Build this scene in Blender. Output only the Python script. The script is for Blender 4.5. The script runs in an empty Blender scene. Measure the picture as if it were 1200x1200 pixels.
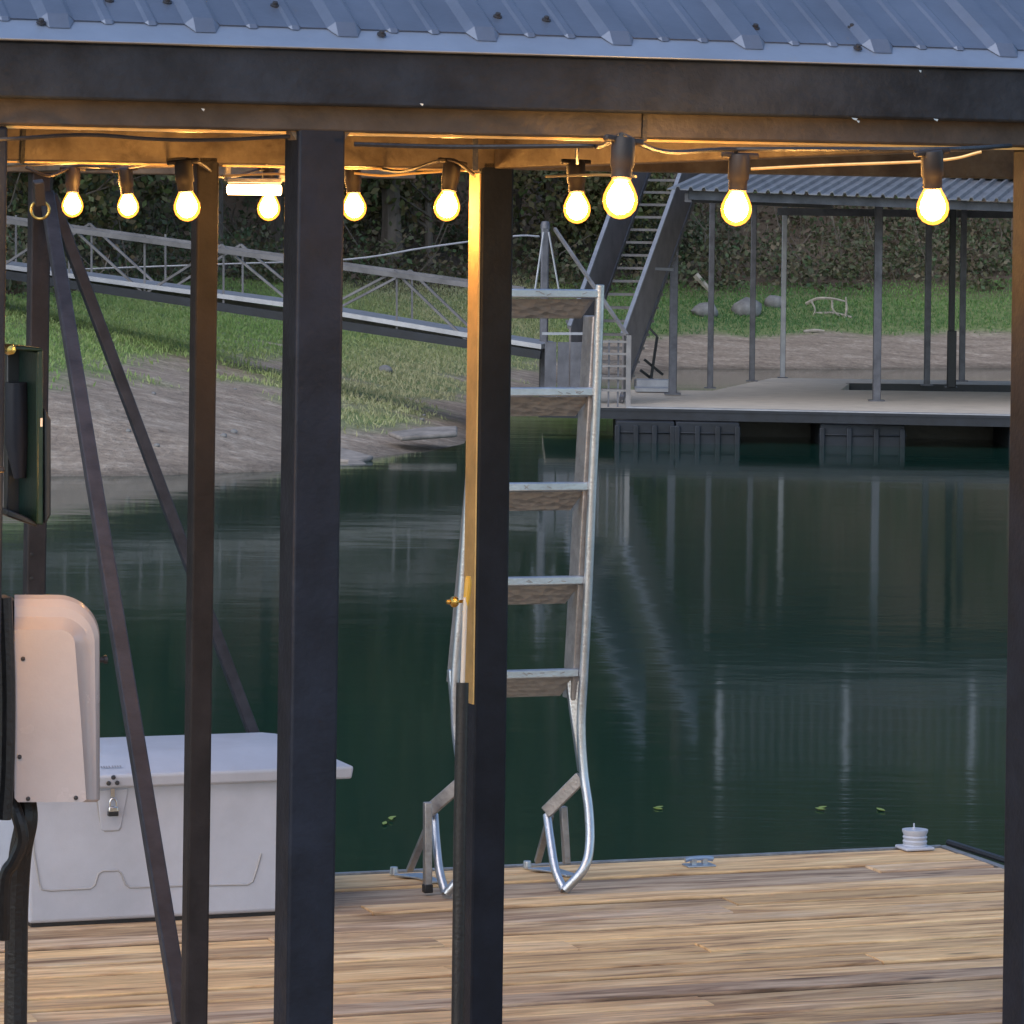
import bpy, bmesh, math, random
import numpy as np
from mathutils import Vector, Matrix
R = math.radians
random.seed(7)
rng = np.random.default_rng(11)
scene = bpy.context.scene
C = scene.collection

# ------------------------------------------------------------------ camera
F = 4600.0; TH = 0.0133; HY = 266.0; EYE = 2.04      # focal length and horizon in pixels of the 1200 px photograph
PSI = R(20.0); CP, SP = math.cos(PSI), math.sin(PSI)
cam = bpy.data.cameras.new('camera'); camo = bpy.data.objects.new('camera', cam); C.objects.link(camo)
cam.sensor_width = 36; cam.lens = F/1200*36
cam.shift_x = -0.0037; cam.shift_y = (HY-600)/1200
cam.clip_start = 0.1; cam.clip_end = 3000
c, s = math.cos(TH), math.sin(TH)
camo.matrix_world = Matrix(((c, -s, 0, 0), (0, 0, -1, 0), (s, c, 0, EYE), (0, 0, 0, 1)))
scene.camera = camo
cam.dof.use_dof = False

# ------------------------------------------------------------------ light
SUN_EL, SUN_ROT = R(38), R(215)
w = bpy.data.worlds.new("World"); scene.world = w; w.use_nodes = True
nt = w.node_tree; nt.nodes.clear()
sky = nt.nodes.new('ShaderNodeTexSky'); sky.sky_type = 'NISHITA'; sky.sun_disc = False
sky.sun_elevation = SUN_EL; sky.sun_rotation = SUN_ROT; sky.ozone_density = 2.0; sky.air_density = 1.0; sky.dust_density = 0.6
bg = nt.nodes.new('ShaderNodeBackground'); bg.inputs[1].default_value = 0.06
wo = nt.nodes.new('ShaderNodeOutputWorld')
nt.links.new(sky.outputs[0], bg.inputs[0]); nt.links.new(bg.outputs[0], wo.inputs[0])
sl = bpy.data.lights.new('sun', 'SUN'); sl.energy = 0.5; sl.angle = R(70); sl.color = (1, .92, .84)
so = bpy.data.objects.new('sun', sl); C.objects.link(so)
# very soft, hazy evening light from the sky's bright side behind the camera
sd = Vector((math.sin(SUN_ROT)*math.cos(SUN_EL), math.cos(SUN_ROT)*math.cos(SUN_EL), math.sin(SUN_EL)))
so.rotation_euler = (-sd).to_track_quat('-Z', 'Y').to_euler()
scene.view_settings.view_transform = 'Standard'; scene.view_settings.look = 'None'
scene.view_settings.gamma = 1; scene.view_settings.exposure = 1.95
BULB = 78.0

# ------------------------------------------------------------------ coordinates
def unroll(px, py): return px+(py-600)*TH, py-(px-600)*TH
def at(px, py, D):
    x, y = unroll(px, py); return Vector(((x-600)/F*D, D, EYE-(y-HY)/F*D))
def gnd(px, py, z=0.0):
    x, y = unroll(px, py); return at(px, py, F*(EYE-z)/(y-HY))
def onv(px, py, v):
    x, y = unroll(px, py); return at(px, py, v/(CP-SP*(x-600)/F))
def W(u, v, z): return Vector((u*CP-v*SP, u*SP+v*CP, z))
def U(p): return p[0]*CP+p[1]*SP
def V(p): return -p[0]*SP+p[1]*CP
UD = Vector((CP, SP, 0)); VD = Vector((-SP, CP, 0)); ZD = Vector((0, 0, 1))

# ------------------------------------------------------------------ mesh helpers
class MB:
    def __init__(s): s.v = []; s.f = []; s.uv = None
    def add(s, vs, fs):
        o = len(s.v); s.v += [Vector(p) for p in vs]; s.f += [[i+o for i in f] for f in fs]; return s
    def box8(s, p):            # 8 corners: bottom 4 ccw, top 4
        return s.add(p, [(3,2,1,0),(4,5,6,7),(0,1,5,4),(1,2,6,5),(2,3,7,6),(3,0,4,7)])
    def dbox(s, u0, u1, v0, v1, z0, z1):
        return s.box8([W(u0,v0,z0),W(u1,v0,z0),W(u1,v1,z0),W(u0,v1,z0),W(u0,v0,z1),W(u1,v0,z1),W(u1,v1,z1),W(u0,v1,z1)])
    def box(s, x0, x1, y0, y1, z0, z1):
        return s.box8([(x0,y0,z0),(x1,y0,z0),(x1,y1,z0),(x0,y1,z0),(x0,y0,z1),(x1,y0,z1),(x1,y1,z1),(x0,y1,z1)])
    def bar(s, a, b, w, h, side=None):     # rectangular bar a->b; w along side, h across
        a = Vector(a); b = Vector(b); d = (b-a).normalized()
        sd_ = Vector(side) if side is not None else (ZD if abs(d.z) < .8 else UD)
        t = (sd_ - d*sd_.dot(d)).normalized(); n = d.cross(t)
        q = []
        for p in (a, b): q += [p-t*w/2-n*h/2, p+t*w/2-n*h/2, p+t*w/2+n*h/2, p-t*w/2+n*h/2]
        return s.box8(q)
    def tube(s, pts, r, n=10, caps=True):
        pts = [Vector(p) for p in pts]; rs = r if isinstance(r, (list, tuple)) else [r]*len(pts)
        rings = []; prev = None
        for i, p in enumerate(pts):
            d = (pts[min(i+1, len(pts)-1)]-pts[max(i-1, 0)]).normalized()
            if prev is None:
                t = d.cross(ZD if abs(d.z) < .9 else Vector((1, 0, 0))).normalized()
            else:
                t = (prev-d*prev.dot(d)).normalized()
            prev = t; b = d.cross(t)
            rings.append([p+(t*math.cos(2*math.pi*k/n)+b*math.sin(2*math.pi*k/n))*rs[i] for k in range(n)])
        vs = [q for g in rings for q in g]; fs = []
        for i in range(len(pts)-1):
            for k in range(n):
                fs.append((i*n+k, i*n+(k+1) % n, (i+1)*n+(k+1) % n, (i+1)*n+k))
        if caps:
            fs.append(tuple(range(n-1, -1, -1))); fs.append(tuple((len(pts)-1)*n+k for k in range(n)))
        return s.add(vs, fs)
    def lathe(s, c, prof, n=20, axis=None):    # prof: (radius, height along axis)
        c = Vector(c); ax = Vector(axis).normalized() if axis is not None else ZD
        t = ax.cross(Vector((1, 0, 0)) if abs(ax.x) < .9 else ZD).normalized(); b = ax.cross(t)
        vs = []; fs = []; m = len(prof)
        for r, h in prof:
            for k in range(n):
                a = 2*math.pi*k/n; vs.append(c+ax*h+(t*math.cos(a)+b*math.sin(a))*max(r, 1e-5))
        for i in range(m-1):
            for k in range(n):
                fs.append((i*n+k, i*n+(k+1) % n, (i+1)*n+(k+1) % n, (i+1)*n+k))
        fs.append(tuple(range(n-1, -1, -1))); fs.append(tuple((m-1)*n+k for k in range(n)))
        return s.add(vs, fs)
    def prism(s, poly, d):                  # planar polygon extruded by vector d
        poly = [Vector(p) for p in poly]; d = Vector(d); n = len(poly)
        return s.add(poly+[p+d for p in poly], [tuple(range(n-1, -1, -1)), tuple(range(n, 2*n))]+[(i, (i+1) % n, n+(i+1) % n, n+i) for i in range(n)])
    def build(s, name, mat, parent=None, origin=None, bevel=0, smooth=False, seg=2, angle=35):
        o3 = Vector(parent['_o']) if parent is not None else Vector(origin if origin is not None else sum(s.v, Vector())/len(s.v))
        me = bpy.data.meshes.new(name)
        me.from_pydata([tuple(p-o3) for p in s.v], [], s.f); me.update()
        bm = bmesh.new(); bm.from_mesh(me); bmesh.ops.recalc_face_normals(bm, faces=bm.faces); bm.to_mesh(me); bm.free()
        ob = bpy.data.objects.new(name, me); C.objects.link(ob)
        me.materials.append(mat)
        if smooth:
            me.polygons.foreach_set('use_smooth', [True]*len(me.polygons)); me.set_sharp_from_angle(angle=R(angle))
        if parent is not None: ob.parent = parent
        else: ob.location = o3
        ob['_o'] = tuple(o3)
        if bevel:
            m = ob.modifiers.new('bevel', 'BEVEL'); m.width = bevel; m.segments = seg; m.limit_method = 'ANGLE'; m.angle_limit = R(40)
            m.harden_normals = False
            me.polygons.foreach_set('use_smooth', [True]*len(me.polygons)); me.set_sharp_from_angle(angle=R(50))
        return ob
def tag(o, label=None, cat=None, group=None, kind=None):
    if label: o['label'] = label
    if cat: o['category'] = cat
    if group: o['group'] = group
    if kind: o['kind'] = kind
    return o
def empty(name, loc, label, cat, group=None):
    o = bpy.data.objects.new(name, None); C.objects.link(o); o.location = loc; o['_o'] = tuple(loc); o.empty_display_size = .1
    return tag(o, label, cat, group)
def kids(o): return [x for x in C.objects if x.parent == o]
def copy_tree(o, parent=None):
    k = o.copy(); C.objects.link(k)
    if parent is not None: k.parent = parent
    for ch in kids(o): copy_tree(ch, k)
    return k
def spline(pts, n=8):
    P = [Vector(p) for p in pts]; P = [P[0]*2-P[1]]+P+[P[-1]*2-P[-2]]; out = []
    for i in range(1, len(P)-2):
        for k in range(n):
            t = k/n; a, b, c_, d = P[i-1:i+3]
            out.append(.5*((2*b)+(c_-a)*t+(2*a-5*b+4*c_-d)*t*t+(3*b-a-3*c_+d)*t**3))
    return out+[P[-2]]

# ------------------------------------------------------------------ materials
def mat(name, col, rough=.5, metal=0., var=.0, vscale=8., bump=0., bscale=60., col2=None, rvar=0., stretch=None, emit=None, spec=None, detail=6):
    m = bpy.data.materials.new(name); m.use_nodes = True; n = m.node_tree.nodes; l = m.node_tree.links
    b = n['Principled BSDF']; b.inputs['Base Color'].default_value = (*col, 1); b.inputs['Roughness'].default_value = rough; b.inputs['Metallic'].default_value = metal
    if spec is not None: b.inputs['Specular IOR Level'].default_value = spec
    tc = n.new('ShaderNodeTexCoord'); mp = n.new('ShaderNodeMapping'); l.new(tc.outputs['Object'], mp.inputs[0])
    if stretch: mp.inputs['Scale'].default_value = stretch
    if var or col2:
        t = n.new('ShaderNodeTexNoise'); t.inputs['Scale'].default_value = vscale; t.inputs['Detail'].default_value = detail; t.inputs['Roughness'].default_value = .65
        l.new(mp.outputs[0], t.inputs[0])
        cr = n.new('ShaderNodeValToRGB'); cr.color_ramp.elements[0].position = .35; cr.color_ramp.elements[1].position = .68
        c2 = col2 or tuple(x*(1-var) for x in col); c1 = tuple(min(1, x*(1+var)) for x in col) if not col2 else col
        cr.color_ramp.elements[0].color = (*c2, 1); cr.color_ramp.elements[1].color = (*c1, 1)
        l.new(t.outputs[0], cr.inputs[0]); l.new(cr.outputs[0], b.inputs['Base Color'])
        if rvar:
            mr = n.new('ShaderNodeMapRange'); mr.inputs[3].default_value = max(0, rough-rvar); mr.inputs[4].default_value = min(1, rough+rvar)
            t2 = n.new('ShaderNodeTexNoise'); t2.inputs['Scale'].default_value = vscale*2.7; t2.inputs['Detail'].default_value = 5; l.new(mp.outputs[0], t2.inputs[0])
            l.new(t2.outputs[0], mr.inputs[0]); l.new(mr.outputs[0], b.inputs['Roughness'])
    if bump:
        t = n.new('ShaderNodeTexNoise'); t.inputs['Scale'].default_value = bscale; t.inputs['Detail'].default_value = 5
        l.new(mp.outputs[0], t.inputs[0]); bp = n.new('ShaderNodeBump'); bp.inputs['Strength'].default_value = bump; bp.inputs['Distance'].default_value = .01
        l.new(t.outputs[0], bp.inputs['Height']); l.new(bp.outputs[0], b.inputs['Normal'])
    if emit: b.inputs['Emission Color'].default_value = (*emit[0], 1); b.inputs['Emission Strength'].default_value = emit[1]
    return m
M = {}
M['steel'] = mat('dark_steel', (.0095, .0135, .024), .5, 0, .3, 9, .12, 90, rvar=.12, spec=.22)
M['brace'] = mat('brace_galvanised_dark', (.040, .040, .050), .5, .1, .3, 12, .1, 90, rvar=.1, spec=.3)
M['slim'] = mat('brown_slim_steel', (.026, .022, .024), .5, 0, .3, 9, .12, 90, rvar=.1, spec=.25)
M['fascia'] = mat('fascia_steel', (.016, .021, .030), .6, 0, .45, 7, .3, 60, rvar=.12, spec=.2)
M['beam'] = mat('warm_lit_steel', (.046, .040, .038), .5, .1, .35, 10, .2, 60, rvar=.1)  # brown stands in for warm light on the front beam
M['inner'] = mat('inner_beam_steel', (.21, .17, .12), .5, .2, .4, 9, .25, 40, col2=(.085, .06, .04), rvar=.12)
M['roof'] = mat('galvanised_roof', (.145, .175, .235), .42, .5, .12, 5, .06, 120, rvar=.1)
M['flash'] = mat('flashing_metal', (.25, .30, .39), .45, .4, .08, 6, .05, 90, rvar=.08)
M['screw'] = mat('screw_steel', (.05, .05, .055), .5, .5)
M['trim'] = mat('bulb_lit_gold', (.78, .52, .22), .34, .55, .15, 12, .1, 80)  # gold colour carries the bulbs' warm light
M['alu'] = mat('brushed_aluminium', (.50, .53, .58), .34, .9, .12, 14, .12, 140, rvar=.12)
M['alu_dull'] = mat('dull_aluminium', (.36, .34, .33), .48, .7, .25, 16, .2, 90, rvar=.12)
M['plastic'] = mat('white_plastic', (.45, .465, .53), .42, 0, .11, 3, .04, 200, rvar=.08)
M['housing'] = mat('beige_white_plastic', (.44, .41, .42), .26, 0, .07, 5, .03, 200, rvar=.05)
M['groove'] = mat('groove_shadow_plastic', (.36, .35, .36), .5)
M['black'] = mat('black_rubber', (.012, .012, .014), .45, 0, .3, 20, .2, 120, rvar=.1)
M['blackp'] = mat('black_plastic', (.018, .02, .024), .35, 0, .2, 20)
M['green'] = mat('green_paint', (.006, .026, .020), .4, .1, .3, 15, .1, 80)
M['brass'] = mat('brass', (.62, .42, .12), .25, 1)
M['white'] = mat('white_tube', (.75, .72, .66), .35)
M['yellow'] = mat('yellow_plastic', (.75, .48, .06), .35)
M['chrome'] = mat('padlock_steel', (.6, .6, .6), .25, 1)
M['socket'] = mat('brown_socket_rubber', (.022, .015, .012), .55, 0, .2, 30)
M['ink'] = mat('faded_ink', (.25, .25, .28), .6)
M['fardeck'] = mat('far_deck_boards', (.55, .47, .38), .75, 0, .25, 3, .2, 30, stretch=(1, 8, 1))
M['farsteel'] = mat('far_grey_steel', (.12, .12, .135), .5, .4, .3, 5, .1, 40)
M['farlight'] = mat('far_light_aluminium', (.33, .335, .36), .45, .5, .15, 5)
M['truss'] = mat('weathered_truss_aluminium', (.14, .135, .14), .6, .3, .3, 3)
M['truss2'] = mat('stair_tread_metal', (.24, .225, .22), .5, .4, .2, 5)
M['chord'] = mat('dark_chord_steel', (.022, .026, .04), .5, .3, .2, 5)
M['farroof'] = mat('far_roof_metal', (.23, .23, .24), .5, .4, .25, 2, .05, 60)
M['panel'] = mat('far_grey_mesh_panel', (.17, .15, .145), .6, .1, .2, 4)
M['float'] = mat('float_tub_plastic', (.008, .011, .017), .6, 0, .4, 4, .2, 20)
M['rock'] = mat('pale_rock', (.20, .195, .19), .9, 0, .3, 5, .6, 14)
M['drift'] = mat('bleached_driftwood', (.34, .30, .25), .9, 0, .3, 8, .5, 40)
M['twig'] = mat('twig_bark', (.15, .125, .10), .9, 0, .3, 8)
M['bark'] = mat('bark', (.13, .105, .085), .95, 0, .4, 5, .8, 14, stretch=(1, 1, .25))
M['fleckmat'] = mat('reflection_fleck_green', (.20, .26, .04), .5)

def leaf_mat(name, cols):
    m = bpy.data.materials.new(name); m.use_nodes = True; n = m.node_tree.nodes; l = m.node_tree.links
    b = n['Principled BSDF']; b.inputs['Roughness'].default_value = .6
    at_ = n.new('ShaderNodeAttribute'); at_.attribute_name = 'tone'
    cr = n.new('ShaderNodeValToRGB'); cr.color_ramp.elements[0].color = (*cols[0], 1); cr.color_ramp.elements[1].color = (*cols[-1], 1)
    for i, cc in enumerate(cols[1:-1]):
        e = cr.color_ramp.elements.new((i+1)/(len(cols)-1)); e.color = (*cc, 1)
    l.new(at_.outputs['Fac'], cr.inputs[0]); l.new(cr.outputs[0], b.inputs['Base Color'])
    tr = n.new('ShaderNodeBsdfTranslucent'); l.new(cr.outputs[0], tr.inputs[0])
    mx = n.new('ShaderNodeMixShader'); mx.inputs[0].default_value = .25
    l.new(b.outputs[0], mx.inputs[1]); l.new(tr.outputs[0], mx.inputs[2]); l.new(mx.outputs[0], n['Material Output'].inputs[0])
    return m
M['leaf'] = leaf_mat('tree_leaves', [(.09, .08, .035), (.09, .13, .04), (.17, .12, .06), (.11, .15, .05)])
M['brush'] = leaf_mat('undergrowth_leaves', [(.11, .075, .05), (.07, .10, .04), (.16, .12, .075), (.065, .12, .045), (.18, .155, .10)])
M['grass'] = leaf_mat('grass_blades', [(.075, .17, .05), (.19, .32, .08), (.30, .36, .13), (.42, .40, .22)])

def leafcloud(name, P, size, material, parent=None, origin=None, up=0.0, tone=None, aspect=.55):
    """P: (n,3) centres. one quad (bent diamond) per centre with random orientation."""
    n = len(P); o3 = np.array(origin if parent is None else parent['_o'])
    a = rng.normal(size=(n, 3)); a[:, 2] += up; a /= np.linalg.norm(a, axis=1)[:, None]
    b = rng.normal(size=(n, 3)); b -= (b*a).sum(1)[:, None]*a; b /= np.linalg.norm(b, axis=1)[:, None]
    sz = (size*(.6+.8*rng.random(n)))[:, None]
    q = np.stack([P-a*sz*.5, P+b*sz*aspect*.5, P+a*sz*.5, P-b*sz*aspect*.5], 1).reshape(-1, 3)-o3
    me = bpy.data.meshes.new(name); me.vertices.add(4*n); me.vertices.foreach_set('co', q.ravel())
    me.loops.add(4*n); me.loops.foreach_set('vertex_index', np.arange(4*n, dtype=np.int32))
    me.polygons.add(n); me.polygons.foreach_set('loop_start', np.arange(0, 4*n, 4, dtype=np.int32)); me.polygons.foreach_set('loop_total', np.full(n, 4, dtype=np.int32))
    me.update(calc_edges=True)
    t = (rng.random(n) if tone is None else np.clip(tone, 0, 1)).astype(np.float32)
    at_ = me.attributes.new('tone', 'FLOAT', 'FACE'); at_.data.foreach_set('value', t)
    me.materials.append(material); ob = bpy.data.objects.new(name, me); C.objects.link(ob)
    if parent is not None: ob.parent = parent
    else: ob.location = tuple(o3)
    ob['_o'] = tuple(float(x) for x in o3)
    return ob

# ------------------------------------------------------------------ terrain
SH = [(-80, 33), (-30, 34), (-12, 35.5), (-6, 36.6), (-3.6, 37.0), (-2.2, 38.0), (-1.35, 40.4), (-.6, 43.4), (-.2, 48.5), (.3, 57.0), (1.4, 63.5), (3, 67.5), (8.9, 69.8), (20, 69), (45, 64), (90, 60)]
def shore_dist(X, D):
    best = np.full(X.shape, 1e9)
    for (x0, y0), (x1, y1) in zip(SH[:-1], SH[1:]):
        dx, dy = x1-x0, y1-y0; t = np.clip(((X-x0)*dx+(D-y0)*dy)/(dx*dx+dy*dy), 0, 1)
        best = np.minimum(best, np.hypot(X-x0-t*dx, D-y0-t*dy))
    ys = np.interp(X, [p[0] for p in SH], [p[1] for p in SH])
    return np.where(D > ys, best, -best)
WZ = -0.36
def sn(X, Y, seed, f):       # cheap smooth noise from sines
    r = np.random.default_rng(seed); o = 0
    for i in range(7):
        a = r.uniform(0, 6.28); k = f*r.uniform(.5, 2.2); o = o+np.sin((X*math.cos(a)+Y*math.sin(a))*k+r.uniform(0, 6.28))/(1+.3*i)
    return o/3.2
def height(X, D):
    X = np.asarray(X, float); D = np.asarray(D, float)
    d = shore_dist(X, D)+.35*sn(X, D, 3, 1.1)*np.clip((D-25)/10, 0, 1)
    z = WZ + np.where(d > 0, .20*d, .25*d)
    z = z + .035*sn(X, D, 5, 2.4)*np.clip(d/1.5, 0, 1)
    hill = np.clip(d-12, 0, 80); z = z + .42*hill + np.clip(d-12, 0, 20)*.02*sn(X, D, 8, .3)
    return np.maximum(z, -4)
gx = np.concatenate([np.linspace(-90, -14, 40), np.linspace(-13.6, 16, 240), np.linspace(17, 110, 40)])
gy = np.concatenate([np.linspace(28, 33, 12), np.linspace(33.3, 75, 270), np.linspace(76, 150, 50)])
GX, GY = np.meshgrid(gx, gy); GZ = height(GX, GY)
nx, ny = len(gx), len(gy)
mb = MB(); me = bpy.data.meshes.new('ground')
idx = np.arange(nx*ny).reshape(ny, nx)
def gthr(X): return np.interp(X, [-14, -4, -3.0, -2.3, -1.6, .4, 2, 12], [.44, .38, .26, -.04, -.18, -.18, .14, .20])
def wthr(X): return np.interp(X, [-14, -4, 0, 3, 12], [.98, .95, .85, .82, .88])
q = np.stack([idx[:-1, :-1], idx[:-1, 1:], idx[1:, 1:], idx[1:, :-1]], -1).reshape(-1, 4)
me.from_pydata(np.stack([GX, GY, GZ], -1).reshape(-1, 3).tolist(), [], q.tolist()); me.update()
me.polygons.foreach_set('use_smooth', [True]*len(me.polygons))
gn = (GZ-gthr(GX)+.10*sn(GX, GY, 41, 1.7)+.05*sn(GX, GY, 42, 6))
for nm_, vals in (('grassy', np.clip(gn/.14+.5, 0, 1)), ('woody', np.clip((GZ-wthr(GX)+.1*sn(GX, GY, 43, 1.3))/.25+.5, 0, 1))):
    a_ = me.attributes.new(nm_, 'FLOAT', 'POINT'); a_.data.foreach_set('value', vals.ravel().astype(np.float32))
gr = bpy.data.objects.new('ground', me); C.objects.link(gr); tag(gr, kind='structure')
def ground_mat():
    m = bpy.data.materials.new('bank_soil'); m.use_nodes = True; n = m.node_tree.nodes; l = m.node_tree.links
    b = n['Principled BSDF']; b.inputs['Roughness'].default_value = .92; b.inputs['Specular IOR Level'].default_value = .2
    tc = n.new('ShaderNodeTexCoord'); sx = n.new('ShaderNodeSeparateXYZ'); l.new(tc.outputs['Object'], sx.inputs[0])
    def noise(sc, det=6, st=None):
        t = n.new('ShaderNodeTexNoise'); t.inputs['Scale'].default_value = sc; t.inputs['Detail'].default_value = det; t.inputs['Roughness'].default_value = .65
        if st:
            mp = n.new('ShaderNodeMapping'); mp.inputs['Scale'].default_value = st; l.new(tc.outputs['Object'], mp.inputs[0]); l.new(mp.outputs[0], t.inputs[0])
        else: l.new(tc.outputs['Object'], t.inputs[0])
        return t
    n1 = noise(2.6, 9, (.4, 1.2, 4)); n2 = noise(11, 8); n3 = noise(.8, 5)
    soil = n.new('ShaderNodeValToRGB'); soil.color_ramp.elements[0].position = .3; soil.color_ramp.elements[1].position = .72
    soil.color_ramp.elements[0].color = (.15, .11, .085, 1); soil.color_ramp.elements[1].color = (.64, .53, .43, 1)
    e = soil.color_ramp.elements.new(.52); e.color = (.36, .285, .22, 1)
    mx0 = n.new('ShaderNodeMix'); mx0.inputs[0].default_value = .45; l.new(n1.outputs[0], mx0.inputs[2]); l.new(n2.outputs[0], mx0.inputs[3])
    l.new(mx0.outputs[0], soil.inputs[0])
    gcol = n.new('ShaderNodeValToRGB'); gcol.color_ramp.elements[0].position = .35; gcol.color_ramp.elements[1].position = .7
    gcol.color_ramp.elements[0].color = (.13, .19, .065, 1); gcol.color_ramp.elements[1].color = (.29, .32, .14, 1); l.new(n2.outputs[0], gcol.inputs[0])
    ga = n.new('ShaderNodeAttribute'); ga.attribute_name = 'grassy'; wa = n.new('ShaderNodeAttribute'); wa.attribute_name = 'woody'
    mx = n.new('ShaderNodeMix'); mx.data_type = 'RGBA'; l.new(ga.outputs['Fac'], mx.inputs[0]); l.new(soil.outputs[0], mx.inputs[6]); l.new(gcol.outputs[0], mx.inputs[7])
    duff = n.new('ShaderNodeRGB'); duff.outputs[0].default_value = (.14, .105, .075, 1)
    mx2 = n.new('ShaderNodeMix'); mx2.data_type = 'RGBA'; l.new(wa.outputs['Fac'], mx2.inputs[0]); l.new(mx.outputs[2], mx2.inputs[6]); l.new(duff.outputs[0], mx2.inputs[7])
    # wet, darker strip of mud right at the waterline
    mr3 = n.new('ShaderNodeMapRange'); mr3.inputs[1].default_value = WZ-.02; mr3.inputs[2].default_value = WZ+.10; mr3.inputs[3].default_value = .45; l.new(sx.outputs[2], mr3.inputs[0])
    mul = n.new('ShaderNodeVectorMath'); mul.operation = 'SCALE'; l.new(mx2.outputs[2], mul.inputs[0]); l.new(mr3.outputs[0], mul.inputs['Scale'])
    l.new(mul.outputs[0], b.inputs['Base Color'])
    bp = n.new('ShaderNodeBump'); bp.inputs['Strength'].default_value = 1.0; bp.inputs['Distance'].default_value = .12; l.new(mx0.outputs[0], bp.inputs['Height']); l.new(bp.outputs[0], b.inputs['Normal'])
    return m
me.materials.append(ground_mat())

# water: one big sheet
mb = MB().add([(-400, -200, WZ), (400, -200, WZ), (400, 400, WZ), (-400, 400, WZ)], [(0, 1, 2, 3)])
def water_mat():
    m = bpy.data.materials.new('lake_water'); m.use_nodes = True; n = m.node_tree.nodes; l = m.node_tree.links
    b = n['Principled BSDF']; b.inputs['Base Color'].default_value = (.009, .036, .026, 1); b.inputs['Roughness'].default_value = .065; b.inputs['IOR'].default_value = 1.25
    tc = n.new('ShaderNodeTexCoord')
    def noise(sc, st, det=3):
        mp = n.new('ShaderNodeMapping'); mp.inputs['Scale'].default_value = st; l.new(tc.outputs['Object'], mp.inputs[0])
        t = n.new('ShaderNodeTexNoise'); t.inputs['Scale'].default_value = sc; t.inputs['Detail'].default_value = det; l.new(mp.outputs[0], t.inputs[0]); return t
    a = noise(1.6, (.6, 1.0, 1), 3); bb = noise(7, (.5, 1.2, 1), 3); msk = noise(.22, (.6, 1.3, 1), 2)
    cr = n.new('ShaderNodeValToRGB'); cr.color_ramp.elements[0].position = .42; cr.color_ramp.elements[1].position = .62; l.new(msk.outputs[0], cr.inputs[0])
    mu = n.new('ShaderNodeMath'); mu.operation = 'MULTIPLY'; l.new(cr.outputs[0], mu.inputs[0]); l.new(bb.outputs[0], mu.inputs[1])
    ad = n.new('ShaderNodeMath'); ad.operation = 'MULTIPLY_ADD'; ad.inputs[1].default_value = .22; l.new(mu.outputs[0], ad.inputs[0]); l.new(a.outputs[0], ad.inputs[2])
    # a patch of small wind ripples close to the dock's outer corner
    rp_ = noise(5, (.55, 2.6, 1), 4); ps = n.new('ShaderNodeSeparateXYZ'); l.new(tc.outputs['Object'], ps.inputs[0])
    ry = n.new('ShaderNodeMapRange'); ry.inputs[1].default_value = 17.5; ry.inputs[2].default_value = 14.5; l.new(ps.outputs[1], ry.inputs[0])
    rx = n.new('ShaderNodeMapRange'); rx.inputs[1].default_value = .2; rx.inputs[2].default_value = 1.0; l.new(ps.outputs[0], rx.inputs[0])
    r1_ = n.new('ShaderNodeMath'); r1_.operation = 'MULTIPLY'; l.new(ry.outputs[0], r1_.inputs[0]); l.new(rx.outputs[0], r1_.inputs[1])
    r2_ = n.new('ShaderNodeMath'); r2_.operation = 'MULTIPLY'; l.new(r1_.outputs[0], r2_.inputs[0]); l.new(rp_.outputs[0], r2_.inputs[1])
    r3_ = n.new('ShaderNodeMath'); r3_.operation = 'MULTIPLY_ADD'; r3_.inputs[1].default_value = .9; l.new(r2_.outputs[0], r3_.inputs[0]); l.new(ad.outputs[0], r3_.inputs[2]); ad = r3_
    bp = n.new('ShaderNodeBump'); bp.inputs['Strength'].default_value = .28; bp.inputs['Distance'].default_value = .010; l.new(ad.outputs[0], bp.inputs['Height']); l.new(bp.outputs[0], b.inputs['Normal'])
    return m
tag(mb.build('water', water_mat(), origin=(0, 0, WZ)), kind='structure')

# grass on the bank
def scatter(n, x0, x1, y0, y1, zlo, zhi, soft=.2):
    X = rng.uniform(x0, x1, n); Y = rng.uniform(y0, y1, n); Z = height(X, Y)
    nz = Z+.10*sn(X, Y, 41, 1.7)+.05*sn(X, Y, 42, 6)
    k = (nz > gthr(X)-.06+rng.random(n)*soft) & (nz < wthr(X)+.2); return X[k], Y[k], Z[k]
X, Y, Z = scatter(480000, -11, 14, 38, 80, 0, 0, .22)
P = np.stack([X, Y, Z+.022], 1)
tone = .25+.45*(sn(X, Y, 31, .8)*.5+.3)+.25*rng.random(len(X))+np.clip((X+3.6+.5*sn(X, Y, 51, .6))/1.8, 0, 1)*np.clip((1.6-X)/1.5, 0, 1)*.42-.35*np.clip(X-.5, 0, 1)
go = leafcloud('grass', P, .075, M['grass'], origin=(0, 50, 0), up=2.4, tone=tone, aspect=.22)
tag(go, 'short green grass covering the upper part of the far bank', 'grass', kind='stuff')
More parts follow.
